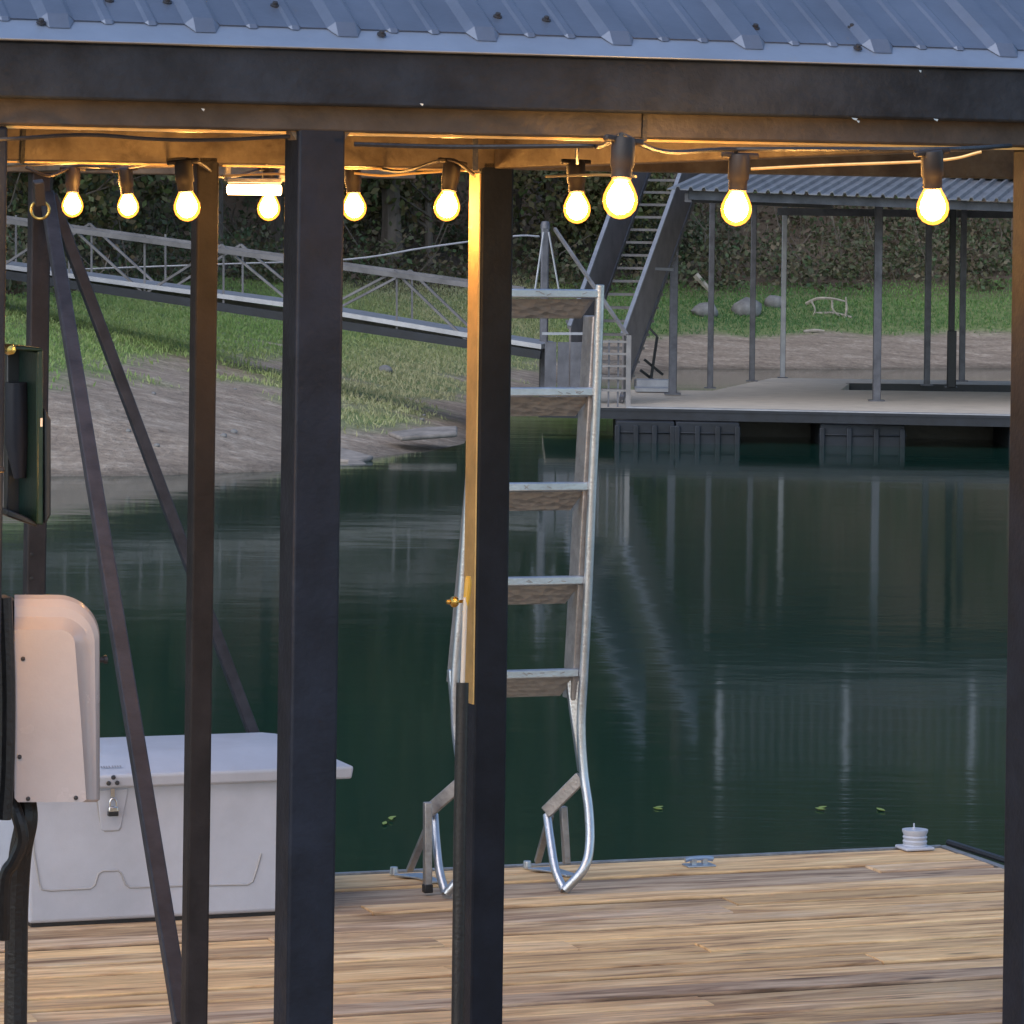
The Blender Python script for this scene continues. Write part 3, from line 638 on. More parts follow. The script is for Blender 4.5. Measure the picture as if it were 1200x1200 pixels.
while v > -2:
    u = -3.4-random.uniform(0, 3)
    while u < UR:
        L = random.choice((4.2, 4.9, 6.1)); u1 = min(u+L, UR+random.uniform(-.012, .008)) if u+L > UR else u+L-.004
        dz = random.uniform(-.004, .004); cup = random.uniform(0, .002)
        t = random.random(); t = t*t*.9 if random.random() < .5 else t
        a = (u, u1, v, v+.1315)
        r = .007
        prof = [(a[2], -.035), (a[2], -r), (a[2]+r, 0), ((a[2]+a[3])/2, cup), (a[3]-r, 0), (a[3], -r), (a[3], -.035)]
        o = len(mb.v); npf = len(prof)
        mb.v += [W(a[0], pv, dz+pz) for pv, pz in prof]+[W(a[1], pv, dz+pz) for pv, pz in prof]
        for i in range(npf-1): mb.f.append([o+i, o+npf+i, o+npf+i+1, o+i+1])
        mb.f.append([o+i for i in range(npf)]); mb.f.append([o+npf+i for i in range(npf-1, -1, -1)])
        tones += [t]*(npf+1); u += L
    v -= .14; row += 1
dko = mb.build('deck', deck_mat(), origin=(0, 0, 0)); me = dko.data
uvl = me.uv_layers.new(name='uv'); co = np.array([tuple(p) for p in mb.v])
li = np.empty(len(me.loops), dtype=np.int32); me.loops.foreach_get('vertex_index', li)
uu = co[:, 0]*CP+co[:, 1]*SP; vv = -co[:, 0]*SP+co[:, 1]*CP
uvl.data.foreach_set('uv', np.stack([uu[li], vv[li]], 1).ravel())
a_ = me.attributes.new('tone', 'FLOAT', 'FACE'); a_.data.foreach_set('value', np.array(tones, dtype=np.float32))
tag(dko, kind='structure')
# sub-structure below the boards and edge trim
fr0 = empty('dock_float_frame', W(2, 11, -.05), 'steel frame and edge trim under the near wooden deck', 'dock frame')
MB().dbox(-3.4, UR-.01, -2, VE-.012, -.33, -.038).build('under_frame', M['black'], fr0)
MB().dbox(-3.4, UR+.02, VE+.002, VE+.022, -.16, .004).build('edge_trim', M['alu_dull'], fr0, bevel=.003)
MB().dbox(UR+.012, UR+.040, 6, VE+.02, -.16, .002).build('edge_trim', M['alu_dull'], fr0, bevel=.003)
m_ = MB(); m_.tube(spline([W(UR+.05, VE+.02, .01), W(UR+.06, VE-.6, .012), W(UR+.055, VE-1.6, .01), W(UR+.07, VE-2.4, .012)], 6), .011, 8)
tag(m_.build('dark_cord', M['black'], smooth=True), 'thin dark cord running along the right edge of the deck', 'cord')

# ------------------------------------------------------------------ near boathouse frame: posts, beams, braces, roof
bh = empty('boathouse', W(2.0, 6.7, 0), 'near dark steel boathouse frame with corrugated metal roof over the wooden deck', 'boathouse')
VF, VB = 6.70, 8.59
def post(u0, v0, w_, z1, m_='steel', z0=-.02, label=None):
    o = MB().dbox(u0, u0+w_, v0, v0+w_, z0, z1).build('post', M[m_], bh, bevel=.006, seg=3)
    if label: o['label'] = label
    MB().dbox(u0-.03, u0+w_+.03, v0-.03, v0+w_+.03, .0, .012).build('foot_plate', M['steel'], bh, bevel=.002)
    return o
def ucorner(px, py, v): return U(onv(px, py, v))
ZB = EYE+.166; ZBB = EYE+.133
uP1 = ucorner(348, 300, VF); uP2 = ucorner(559.5, 600, VB); uP3 = ucorner(226, 600, VB); uP4 = ucorner(1206, 600, VF)
P1W, P2W, P3W = .088, .080, .052
post(uP1, VF, P1W, ZB+.05, label='thick dark post nearest the camera')
post(uP2, VB, P2W, ZBB+.02, label='dark post in front of the ladder')
post(uP3, VB, P3W, ZBB+.02, m_='slim', label='slim dark post left of the thick post')
post(uP4, VF, P1W, ZB-.003, label='dark post at the right edge')
uP0 = ucorner(8, 300, VF)-P1W; post(uP0, VF, P1W, ZB-.003, label='dark post at the left edge')
uC = ucorner(34, 500, VE-.12); post(uC, VE-.12, .06, EYE+.16, m_='slim', label='corner post at the far deck edge')
# golden strip painting bulb light onto the left face of the ladder post
MB().dbox(uP2-.004, uP2-.0005, VB+.004, VB+P2W-.004, .93, ZBB-.01).build('lit_side_strip', M['trim'], bh)
# corner gussets where the thick post meets the beam
for sgn, uu_ in ((-1, uP1), (1, uP1+P1W)):
    MB().prism([W(uu_, VF+.012, ZB-.0), W(uu_+sgn*.012, VF+.012, ZB-.0), W(uu_, VF+.012, ZB-.016)], VD*.05).build('weld', M['inner'], bh)
# front beam + fascia
uL, uR_ = -2.2, 5.6
MB().dbox(uL, uR_, VF-.001, VF+.10, ZB, EYE+.30).build('front_beam', M['beam'], bh, bevel=.004)
MB().dbox(uL, uR_, VF-.06, VF-.005, EYE+.2107, EYE+.309).build('fascia', M['fascia'], bh, bevel=.005)
MB().dbox(uP0+P1W+.002, uP1-.014, VF+.030, VF+.060, ZB-.0055, ZB-.001).build('beam_glint', M['trim'], bh)  # thin strips added to imitate bright bulb-lit lines under the beams
MB().dbox(uP1+P1W+.014, uP4-.002, VF+.030, VF+.060, ZB-.0055, ZB-.001).build('beam_glint', M['trim'], bh)
MB().dbox(uL, uP3-.01, VB+.002, VB+.03, ZBB-.005, ZBB-.001).build('beam_glint', M['trim'], bh)
MB().dbox(uP3+.06, uP2-.006, VB+.002, VB+.03, ZBB-.005, ZBB-.001).build('beam_glint', M['trim'], bh)
# inner beams
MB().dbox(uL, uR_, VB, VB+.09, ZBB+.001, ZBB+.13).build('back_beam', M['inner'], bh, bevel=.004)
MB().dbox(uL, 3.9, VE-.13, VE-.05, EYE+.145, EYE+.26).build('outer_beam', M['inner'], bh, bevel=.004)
a = W(uP2+.05, VB-.002, 0); b = W(uP4+.02, VF+.10, 0)
pA_ = onv(575, 198, VB); pB_ = onv(1184, 174, VF+.08)
m_ = MB(); hh = .15
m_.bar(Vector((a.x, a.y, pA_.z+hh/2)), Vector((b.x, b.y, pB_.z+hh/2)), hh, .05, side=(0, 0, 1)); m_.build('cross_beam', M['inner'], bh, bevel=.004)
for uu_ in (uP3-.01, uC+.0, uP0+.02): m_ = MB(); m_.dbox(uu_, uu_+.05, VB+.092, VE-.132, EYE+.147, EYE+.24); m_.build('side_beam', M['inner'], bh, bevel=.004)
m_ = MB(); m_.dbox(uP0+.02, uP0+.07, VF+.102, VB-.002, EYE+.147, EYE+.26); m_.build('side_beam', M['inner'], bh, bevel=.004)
# braces
ctop = W(uC+.05, VE-.10, 0)
A0 = Vector((ctop.x, ctop.y, 2.12)); A1 = W(uP3+.02, VB+.10, .20); m_ = MB(); m_.bar(A0, A1, .040, .036, side=UD); o = m_.build('brace', M['brace'], bh, bevel=.004); o['label'] = 'long brace crossing in front of the white box'
B0 = W(uC+.065, VE-.085, 2.12); pb = onv(297, 860, VE-.04); B1 = B0+(pb-B0)*1.28; m_ = MB(); m_.bar(B0, B1, .040, .034, side=VD); o = m_.build('brace', M['brace'], bh, bevel=.004); o['label'] = 'brace running down behind the white box'
for t in (.42, .52, .61):
    p = A0.lerp(A1, t); MB().lathe(p-VD*.019, [(.0, -.006), (.007, -.004), (.007, 0)], 8, axis=VD).build('bolt', M['chrome'], bh)
for py in (650, 678):
    p = onv(37, py, VE-.121); MB().lathe(p, [(.0, -.003), (.006, -.002), (.006, 0)], 10, axis=VD).build('bolt_hole', M['black'], bh)
# roof: sloped ribbed sheet with flashing
PH = R(28); sdir = VD*math.cos(PH)+ZD*math.sin(PH); nrm = -VD*math.sin(PH)+ZD*math.cos(PH)
e0 = VF-.075; ez = EYE+.3095
FLW = .075; 
fl = MB(); b0 = W(uL, e0, ez); b1 = W(uR_, e0, ez)
fl.box8([b0, b1, b1+sdir*(FLW+.02), b0+sdir*(FLW+.02)]+[p+nrm*.003 for p in (b0, b1, b1+sdir*(FLW+.02), b0+sdir*(FLW+.02))])
fl.build('eave_flashing', M['flash'], bh, bevel=.001)
rfp = []; pitch = .262; x_ = uL; u_off = ucorner(240, 40, VF-.03) % pitch
k0 = math.floor((uL-u_off)/pitch)
prof = []
for k in range(k0, k0+40):
    c_ = u_off+k*pitch
    if c_ < uL or c_ > uR_-.2: continue
    for du, h in ((-.032, 0), (-.018, .0125), (.018, .0125), (.032, 0), (.080, 0), (.086, .0035), (.098, .0035), (.104, 0), (.158, 0), (.164, .0035), (.176, .0035), (.182, 0)): prof.append((c_+du, h))
RL = 1.25; N = len(prof); base = [W(u_, e0, ez)+sdir*FLW+nrm*(.006+h) for u_, h in prof]
base = [p+(-sdir*.0 if h_ == 0 else sdir*.0) for p, (q_, h_) in zip(base, prof)]
rf = MB(); lay = base+[p+sdir*RL for p in base]+[p-nrm*.0022 for p in base]+[p+sdir*RL-nrm*.0022 for p in base]
rf.add(lay, [(i, i+1, N+i+1, N+i) for i in range(N-1)]+[(2*N+i+1, 2*N+i, 3*N+i, 3*N+i+1) for i in range(N-1)]+[(2*N+i, 2*N+i+1, i+1, i) for i in range(N-1)])
fr_ = [W(u_, e0, ez)+sdir*(FLW-h*2.4)+nrm*.0045 for u_, h in prof]
rf.add(fr_+base, [(i+1, i, N+i, N+i+1) for i in range(N-1)])
ro = rf.build('roof', M['roof'], bh)
# the back slope of the roof
rdg = W(0, e0, ez)+sdir*(FLW+RL); bdir = VD*math.cos(PH)-ZD*math.sin(PH)
bp0 = W(uL, e0, ez)+sdir*(FLW+RL)+nrm*.03; bp1 = W(uR_, e0, ez)+sdir*(FLW+RL)+nrm*.03
m_ = MB(); m_.box8([bp0, bp1, bp1+bdir*1.25, bp0+bdir*1.25]+[p+Vector((0, 0, .006)) for p in (bp0, bp1, bp1+bdir*1.25, bp0+bdir*1.25)]); m_.build('rear_roof', M['roof'], bh)
for (px, py) in ((48, 27), (128, 1), (322, 7), (447, 41), (583, 20), (640, 24), (885, 33), (998, 33), (1005, 57), (196, 3)):
    # intersect ray with roof plane
    dvec = at(px, py, 1)-Vector((0, 0, EYE)); o_ = Vector((0, 0, EYE)); p0 = W(0, e0, ez)+sdir*FLW+nrm*(.006)
    t = (p0-o_).dot(nrm)/dvec.dot(nrm); p = o_+dvec*t
    sc = MB(); sc.lathe(p, [(.0085, 0), (.0085, .0025), (.006, .003), (.005, .0035), (.005, .008), (.003, .009)], 10, axis=nrm); sc.build('screw', M['screw'], ro, smooth=True)
for (px, py, w_) in ((998, 138, .012), (1004, 141, .006), (1094, 139, .010), (1077, 82, .005), (492, 121, .007), (236, 127, .006)):
    a = onv(px, py, VF-.0615); MB().prism([a, a+UD*w_-ZD*.001, a+UD*w_*.8-ZD*.005, a+UD*w_*.3-ZD*.003], VD*.001).build('paint_chip', M['alu'], bh)

# ------------------------------------------------------------------ bulbs
def make_bulb():
    t = empty('light_bulb', (0, 0, 0), '', 'light bulb', 'string light bulbs under the dock beams')
    m_ = MB(); m_.lathe((0, 0, 0), [(.0, .095), (.017, .094), (.019, .088), (.019, .050), (.0165, .046), (.0165, .030), (.013, .026), (0, .026)], 18); m_.build('socket', M['socket'], t, smooth=True)
    m_ = MB(); m_.bar((-.034, 0, .091), (.034, 0, .091), .010, .014); m_.build('cord_clip', M['socket'], t, bevel=.003)
    g = bpy.data.materials.new('bulb_glass'); g.use_nodes = True; n = g.node_tree.nodes; l = g.node_tree.links; n.remove(n['Principled BSDF'])
    tr = n.new('ShaderNodeBsdfTransparent'); tr.inputs[0].default_value = (1, .80, .50, 1); gl = n.new('ShaderNodeBsdfGlossy'); gl.inputs['Roughness'].default_value = .05; mx = n.new('ShaderNodeMixShader'); mx.inputs[0].default_value = .06
    em = n.new('ShaderNodeEmission'); em.inputs[0].default_value = (1, .36, .05, 1); em.inputs[1].default_value = .42; ad = n.new('ShaderNodeAddShader')
    l.new(tr.outputs[0], mx.inputs[1]); l.new(gl.outputs[0], mx.inputs[2]); l.new(mx.outputs[0], ad.inputs[0]); l.new(em.outputs[0], ad.inputs[1]); l.new(ad.outputs[0], n['Material Output'].inputs[0])
    m_ = MB(); m_.lathe((0, 0, 0), [(.0125, .034), (.0155, .026), (.022, .014), (.027, .002), (.0278, -.008), (.025, -.019), (.018, -.028), (.0095, -.033), (.001, -.035)], 22)
    m_.build('glass', g, t, smooth=True)
    em = mat('bulb_glow', (1, .8, .5), .5, emit=((1, .60, .24), BULB))
    m_ = MB(); m_.lathe((0, 0, 0), [(.006, .027), (.013, .018), (.0195, .006), (.0215, -.005), (.0190, -.015), (.012, -.023), (.001, -.0265)], 12); m_.build('glowing_core', em, t, smooth=True)
    return t
bl = [((85, 239), 440, 'leftmost glowing bulb, beside the top of the slanting braces'), ((150, 240), 445, 'second glowing bulb from the left, between the braces and the slim post'),
      ((219, 240), 545, 'glowing bulb right in front of the slim dark post'), ((315, 242), 470, 'glowing bulb under the right end of the short lit tube'),
      ((415, 241), 500, 'glowing bulb against the right edge of the thick dark post'), ((524, 240), 540, 'glowing bulb just left of the post in front of the ladder'),
      ((676, 242), 560, 'smaller glowing bulb just left of the biggest bulb'), ((727, 231), 745, 'biggest glowing bulb, hanging above the top of the ladder'),
      ((863, 242), 660, 'glowing bulb in front of the far dock roof left end'), ((1093, 240), 690, 'rightmost glowing bulb in front of the far dock roof'),
      ((-45, 236), 700, 'glowing bulb just outside the left edge of the view'),
      ((-24, 612), 694, 'bulb hanging lower just left of the view')]
proto = make_bulb(); bpos = []
for i, ((px, py), sc, lab) in enumerate(bl):
    o = proto if i == 0 else copy_tree(proto); p = at(px, py, F/sc); o.location = p; o['label'] = lab; bpos.append(p)
    k = 1.0 if sc > 600 else 1.03; o.scale = (k, k, k); o.rotation_euler = (random.uniform(-.16, .16), random.uniform(-.16, .16), PSI+random.uniform(-.2, .2))
def cord(pts, r, lab, m_='black', name='string_light_cable', sub=8):
    return tag(MB().tube(spline(pts, sub), r, 7).build(name, M[m_], smooth=True), lab, 'cable', 'cables of the string lights')
up = lambda p, d=.094: p+Vector((0, 0, d))
sg = lambda a, b, d: (a+b)/2-Vector((0, 0, d))
cord([at(30, 196, 10.4), at(58, 206, 10.4), up(bpos[0], .098), sg(up(bpos[0]), up(bpos[1]), -.004), up(bpos[1], .098), up(bpos[2], .098), at(262, 208, 9.4), up(bpos[3], .098), at(345, 196, 9.3), up(bpos[4], .098), at(470, 201, 8.9), up(bpos[5], .098), at(556, 205, 8.5)], .0042, 'dark light cord strung along the back beams on the left', 'socket')
cord([at(415, 169, 6.95), at(530, 172, 6.99), up(bpos[6]*1, .098) if False else at(676, 171, 6.98), at(705, 171, 6.9), up(bpos[7], .098)], .0042, 'black light cord along the front beam left of the biggest bulb')
cord([up(bpos[7], .098), at(780, 178, 6.6), at(863, 175, 6.95), up(bpos[9], .094), at(1184, 171, 7.2)], .0042, 'black light cord along the front beam right of the biggest bulb')
cord([at(676, 171, 6.98), at(676, 185, 7.6), up(bpos[6], .09)], .004, 'short cord dropping to the smaller bulb left of the biggest bulb')
cord([at(863, 175, 6.95), at(862, 182, 6.96), up(bpos[8], .09)], .004, 'short cord dropping to the bulb before the far roof')
cord([at(-80, 168, 6.8), at(8, 163, 6.75), at(100, 158, 6.85), at(180, 163, 6.9), at(250, 164, 6.95), at(340, 160, 6.98)], .0035, 'sagging black cord along the front beam left of the thick post')
cord([at(-60, 170, 6.8), at(-40, 300, 6.7), at(-26, 450, 6.68), up(bpos[11], .096)], .0040, 'black cord dropping down just left of the view')
# twisted pale wires between beams
cord([at(415, 203, 8.8), at(450, 206, 8.8), at(490, 203, 8.8), at(545, 200, 8.8), at(556, 207, 8.5)], .0030, 'pale tangled wire at the beam left of the ladder post', 'trim', 'pale_wire')
cord([at(262, 206, 9.1), at(330, 204, 9.0), at(350, 210, 9.0)], .0030, 'pale wire beside the short lit tube', 'trim', 'pale_wire')
cord([at(880, 198, 7.3), at(960, 194, 7.3), at(1100, 188, 7.3), at(1150, 178, 7.3)], .0030, 'pale wire sagging between the two right bulbs', 'trim', 'pale_wire')
cord([at(640, 207, 7.6), at(700, 205, 7.2), at(745, 207, 7.0)], .0026, 'pale wire passing behind the biggest bulb', 'trim', 'pale_wire')
# cable strap hanging over the front beam
tag(MB().bar(onv(756, 131, VF-.004), onv(755, 166, VF-.004), .009, .003, side=UD).build('cable_tie', M['black']), 'black cable tie wrapped round the front beam above the biggest bulb', 'cable tie')
tag(MB().bar(onv(28, 150, VB-.003), onv(26, 192, VB-.003), .010, .003, side=UD).build('cable_tie', M['black']), 'dark strap on the inner beam above the left corner', 'cable tie')
tag(MB().bar(onv(557, 162, VF+.11), onv(557, 200, VF+.12), .010, .003, side=UD).build('cable_tie', M['black']), 'dark strap hanging above the ladder post', 'cable tie')
# short lit tube
tl_ = empty('tube_lamp', at(298, 222, 9.3), 'short lit tube lamp glowing white under the beam', 'lamp')
a, b = at(266, 222, 9.3), at(330, 223, 9.3)
MB().tube([a, a.lerp(b, .02), b.lerp(a, .02), b], [.008, .0125, .0125, .008], 12).build('lit_tube', mat('tube_glow', (1, .8, .6), .5, emit=((1, .56, .22), 5)), tl_, smooth=True)
MB().bar(a+Vector((0, .01, .022)), b+Vector((0, .01, .022)), .012, .03).build('lamp_base', M['alu_dull'], tl_, bevel=.002)
for q_ in (a, b): MB().bar(q_+Vector((0, .01, .02)), q_+Vector((0, .01, .075)), .012, .012, side=UD).build('bracket', M['alu_dull'], tl_)

# ring on the corner post
rp = at(47, 246, 11.3); m_ = MB(); n_ = 24
m_.tube([rp+Vector((math.cos(2*math.pi*k/n_)*.026, 0, math.sin(2*math.pi*k/n_)*.026)) for k in range(n_+1)], .0045, 8, caps=False)
tag(m_.build('metal_ring', M['brass'], smooth=True), 'round metal ring hanging at the top of the far corner post', 'ring')
tag(MB().bar(at(45, 212, 11.25), at(47, 240, 11.28), .03, .03, side=UD).build('hanging_bracket', M['beam'], bevel=.004), 'brown steel bracket above the metal ring', 'bracket')

# ------------------------------------------------------------------ ladder
ldp = empty('swim_ladder', W(4.05, 11.3, 0), 'aluminium swim ladder flipped upright on the deck edge', 'ladder')
VL = 11.32
def lv(z): return VL-.085*(z-.7)       # leans slightly towards the camera as it rises
uLi, uRi = ucorner(537, 690, VL), ucorner(681, 690, VL)
def rail(u0, z0, z1, nm, seed):
    # box section: 0.036 wide, 0.075 deep; lean in v, slight lean in u
    lu = lambda z: u0+.012*(z-.7)
    q = []
    for z in (z0, z1):
        q += [W(lu(z), lv(z), z), W(lu(z)+.034, lv(z), z), W(lu(z)+.034, lv(z)+.085, z), W(lu(z), lv(z)+.085, z)]
    return MB().box8(q).build(nm, M['alu_dull'], ldp, bevel=.004, seg=2)
zt = 1.86
uR0 = ucorner(675, 690, VL)
q = []
for (px, py) in ((525, 800), (551, 400)):
    p = onv(px, py, VL+.07); z = p.z; u_ = U(p); q += [W(u_, lv(z), z), W(u_+.034, lv(z), z), W(u_+.034, lv(z)+.085, z), W(u_, lv(z)+.085, z)]
MB().box8(q).build('side_rail', M['alu_dull'], ldp, bevel=.004)
rail(uR0-.004, .58, zt-.09, 'side_rail', 0)
# bright round edge tubes
def gtube(pts, r, nm='handrail', m_='alu'):
    return MB().tube(spline([Vector(p) for p in pts], 8), r, 12).build(nm, M[m_], ldp, smooth=True)
zof = lambda py, px=640: onv(px, py, VL-.05).z
gtube([onv(703, 334, VL-.10), onv(699, 460, VL-.08), onv(694, 570, VL-.06), onv(689, 690, VL-.04), onv(684, 790, VL-.02), onv(681, 850, VL-.01), onv(684, 905, VL-.02), onv(690, 950, VL-.05), onv(691, 990, VL-.08), onv(684, 1018, VL-.10), onv(662, 1043, VL-.08)], .0145)
gtube([onv(661, 1043, VL-.07), onv(651, 1020, VL-.02), onv(645, 985, VL+.04), onv(641, 955, VL+.09)], .0135)
gtube([onv(566, 345, VL-.10), onv(558, 460, VL-.08), onv(550, 570, VL-.06), onv(542, 690, VL-.04), onv(534, 790, VL-.02), onv(534, 850, VL-.01), onv(541, 905, VL-.02), onv(548, 960, VL-.05), onv(549, 1000, VL-.08), onv(541, 1025, VL-.10), onv(523, 1047, VL-.08)], .0145)
gtube([onv(522, 1047, VL-.07), onv(515, 1020, VL-.02), onv(511, 985, VL+.04), onv(509, 955, VL+.09)], .0135)
# tapered lower web on each rail (the rails run on below the last tread)
for (xa, xb, xc) in ((667, 681, 684),):
    MB().prism([onv(664, 797, VL+.03), onv(680, 797, VL), onv(684, 905, VL), onv(679, 905, VL)], VD*.02).build('lower_web', M['alu'], ldp, bevel=.003)
MB().prism([onv(526, 785, VL+.03), onv(536, 785, VL), onv(540, 900, VL), onv(533, 868, VL)], VD*.02).build('lower_web', M['alu'], ldp, bevel=.003)
# hinge arms, posts and base plates
for (x0, y0, x1, y1) in ((640, 952, 681, 911), (501, 952, 540, 918)): MB().bar(onv(x0, y0, VL+.08), onv(x1, y1, VL), .040, .02, side=ZD).build('hinge_arm', M['alu_dull'], ldp, bevel=.003)
MB().bar(onv(660, 945, VL+.10), onv(664, 1012, VL+.10), .022, .022, side=UD).build('hinge_post', M['alu_dull'], ldp, bevel=.003)
MB().bar(onv(501, 940, VL+.0), onv(501, 1043, VL+.0), .024, .024, side=UD).build('hinge_post', M['alu_dull'], ldp, bevel=.003)
MB().bar(onv(501, 1036, VL-.004), onv(501, 1046, VL-.004), .028, .028, side=UD).build('rubber_foot', M['black'], ldp, bevel=.003)
for (x0, x1, y0) in ((639, 630, 1010), (497, 480, 1020)):
    MB().bar(onv(x0+6, y0-55, VL+.12), onv(x1, y0, VL+.28), .020, .016, side=UD).build('strut', M['alu_dull'], ldp, bevel=.002)
    p = gnd(x1+8, y0+8); uu_ = U(p); 
    MB().prism([W(uu_-.07, VE-.10, .004), W(uu_-.02, VE-.17, .004), W(uu_+.0, VE-.26, .004), W(uu_+.04, VE-.26, .004), W(uu_+.02, VE-.10, .004)], (0, 0, .008)).build('base_plate', M['alu'], ldp, bevel=.002)
    MB().lathe(W(uu_-.06, VE-.07, .01), [(.0, .02), (.012, .018), (.014, 0), (.014, -.004)], 12).build('bolt', M['alu'], ldp, smooth=True)
# treads
def tread_mat():
    m = mat('tread_plate', (.34, .335, .33), .45, .7, .08, 30, 0, 1); n = m.node_tree.nodes; l = m.node_tree.links
    tc = n['Texture Coordinate']; mp = n.new('ShaderNodeMapping'); mp.inputs['Rotation'].default_value = (0, R(40), 0); mp.inputs['Scale'].default_value = (34, 1, 70); l.new(tc.outputs['Object'], mp.inputs[0])
    wv = n.new('ShaderNodeTexVoronoi'); wv.inputs['Scale'].default_value = 1; l.new(mp.outputs[0], wv.inputs[0])
    bp = n.new('ShaderNodeBump'); bp.inputs['Strength'].default_value = .6; bp.inputs['Distance'].default_value = .01; l.new(wv.outputs['Distance'], bp.inputs['Height']); l.new(bp.outputs[0], n['Principled BSDF'].inputs['Normal']); return m
TM = tread_mat()
u0t = uLi+.008; 
for i, py in enumerate((343.5, 458.5, 570, 681, 791)):
    z = onv(645, py, VL-.04).z; vv0 = lv(z)-.012; uo_ = .012*(z-.7)
    u1t = uR0+uo_+.012
    t_ = empty('tread', (0, 0, 0), None, None); t_.parent = ldp; t_['_o'] = ldp['_o']; C.objects.unlink(t_); bpy.data.objects.remove(t_)
    nose = MB().dbox(u0t+uo_, u1t, vv0, vv0+.022, z-.0135, z+.0135).build('tread', M['alu'], ldp, bevel=.004)
    # plate below, leaning back
    q0, q1 = W(u0t+uo_+.01, vv0+.024, z-.016), W(u1t-.008, vv0+.024, z-.016); dn = Vector((0, 0, -.062))+VD*.045
    q2, q3 = W(u1t-.036, vv0+.024, z-.016)+dn, W(u0t+uo_+.03, vv0+.024, z-.016)+dn
    MB().prism([q0, q1, q2, q3], VD*.003).build('tread_plate', TM, nose, bevel=.001)
    for k in range(10 if i == 4 else 5):
        uu_ = u0t+uo_+.05+random.uniform(0, .30); MB().bar(W(uu_, vv0-.0005, z+random.uniform(-.006, .006)), W(uu_+.014, vv0-.0005, z+random.uniform(-.006, .006)), .0025, .002).build('grip_ridge', M['alu_dull'], nose)

# ------------------------------------------------------------------ dock box
bx = empty('dock_box', W(3.05, 11.35, 0), 'large white plastic dock storage box with closed lid on the deck', 'storage box')
u0, u1, v0, v1 = 2.575, 3.455, 11.10, 11.66
bd_ = MB(); bt = .375
q = [W(u0, v0, .012), W(u1, v0, .012), W(u1, v1, .012), W(u0, v1, .012), W(u0-.012, v0-.012, bt+.04), W(u1+.012, v0-.012, bt+.04), W(u1+.012, v1+.012, bt+.04), W(u0-.012, v1+.012, bt+.04)]
bd_.box8(q).build('body', M['plastic'], bx, bevel=.012, seg=3)
MB().dbox(u0+.01, u1-.01, v0+.01, v1-.01, .0, .014).build('foot', M['black'], bx)
# lid, domed with chamfers
zl = onv(326, 917, 11.05).z
ex = lambda o_: .045
rings = [(0.035, zl), (.04, zl+.036), (.012, zl+.048), (-.035, zl+.066), (-.10, zl+.080), (-.16, zl+.083)]
li_ = MB(); vs = []; 
for o_, z in rings: vs += [W(u0-o_, v0-o_, z), W(u1+.045+o_, v0-o_, z), W(u1+.045+o_, v1+min(o_, .02), z), W(u0-o_, v1+min(o_, .02), z)]
fs = [(3, 2, 1, 0)]
for i in range(len(rings)-1):
    for k in range(4): fs.append((i*4+k, i*4+(k+1) % 4, i*4+4+(k+1) % 4, i*4+4+k))
fs.append(tuple((len(rings)-1)*4+k for k in range(4)))
lid = li_.add(vs, fs).build('lid', M['plastic'], bx, bevel=.007, seg=3)
def bf(px, py, d=.0):       # point on the box's slightly sloping front
    p = onv(px, py, v0-.003); vv_ = v0-.012*min(1, max(0, p.z/(bt+.04))); return onv(px, py, vv_-d)
def groove(pts, r=.0035, nm='moulded_line'):
    MB().tube([bf(*p) for p in pts], r, 6).build(nm, M['groove'], bx, smooth=True)
groove([(37, 962), (40, 1000), (46, 1035), (49, 1042), (60, 1043.5), (106, 1041), (111, 1037), (115, 1024), (120, 1020.5), (138, 1020), (142, 1023), (147, 1036), (152, 1040), (215, 1038)])
groove([(216, 1038), (290, 1036.5), (296, 1033), (301, 1018), (306, 1000)])
pl = MB().prism([bf(114, 926, .004), bf(151, 924, .004), bf(142, 970, .004), bf(139, 973.5, .004), bf(121, 974, .004), bf(118, 971, .004)], VD*.02); pl.build('hasp_recess', M['plastic'], bx, bevel=.003)
groove([(113, 930), (115, 950), (119, 969), (123, 974), (139, 973), (142, 969)], .0025)
for (px, py) in ((133, 911), (127.5, 918), (137.5, 917.5)): MB().lathe(onv(px, py, v0-.041), [(.0, -.006), (.005, -.005), (.007, 0)], 10, axis=VD).build('rivet', M['screw'], lid, smooth=True)
hp = MB(); hp.bar(bf(132, 924, .014), bf(132, 936, .014), .012, .003, side=UD); hp.build('hasp', M['chrome'], bx)
for k, px in enumerate((119, 122, 125, 128, 132, 135, 138, 141)):
    p = onv(px, 894.8, v0-.001); MB().box8([W(U(p)-.0025, V(p)-.006, zl+.055), W(U(p)+.002, V(p)-.006, zl+.055), W(U(p)+.002, V(p)+.002, zl+.058), W(U(p)-.0025, V(p)+.002, zl+.058), W(U(p)-.0025, V(p)-.006, zl+.0565), W(U(p)+.002, V(p)-.006, zl+.0565), W(U(p)+.002, V(p)+.002, zl+.0595), W(U(p)-.0025, V(p)+.002, zl+.0595)]).build('faded_lettering', M['ink'], lid)
pk = empty('padlock', bf(132, 945, .02), 'small steel padlock hanging from the hasp of the white box', 'padlock')
pc = bf(132.5, 950, .022)
MB().bar(pc+Vector((0, 0, .012)), pc+Vector((0, 0, -.014)), .028, .014, side=UD).build('body', M['chrome'], pk, bevel=.003)
MB().bar(pc+Vector((0, 0, -.001)), pc+Vector((0, 0, -.0155)), .030, .016, side=UD).build('base', M['black'], pk, bevel=.002)
MB().tube(spline([pc-UD*.009+ZD*.008, pc-UD*.009+ZD*.026, pc-UD*.004+ZD*.034, pc+UD*.004+ZD*.034, pc+UD*.009+ZD*.026, pc+UD*.009+ZD*.008], 4), .0027, 8).build('shackle', M['chrome'], pk, smooth=True)

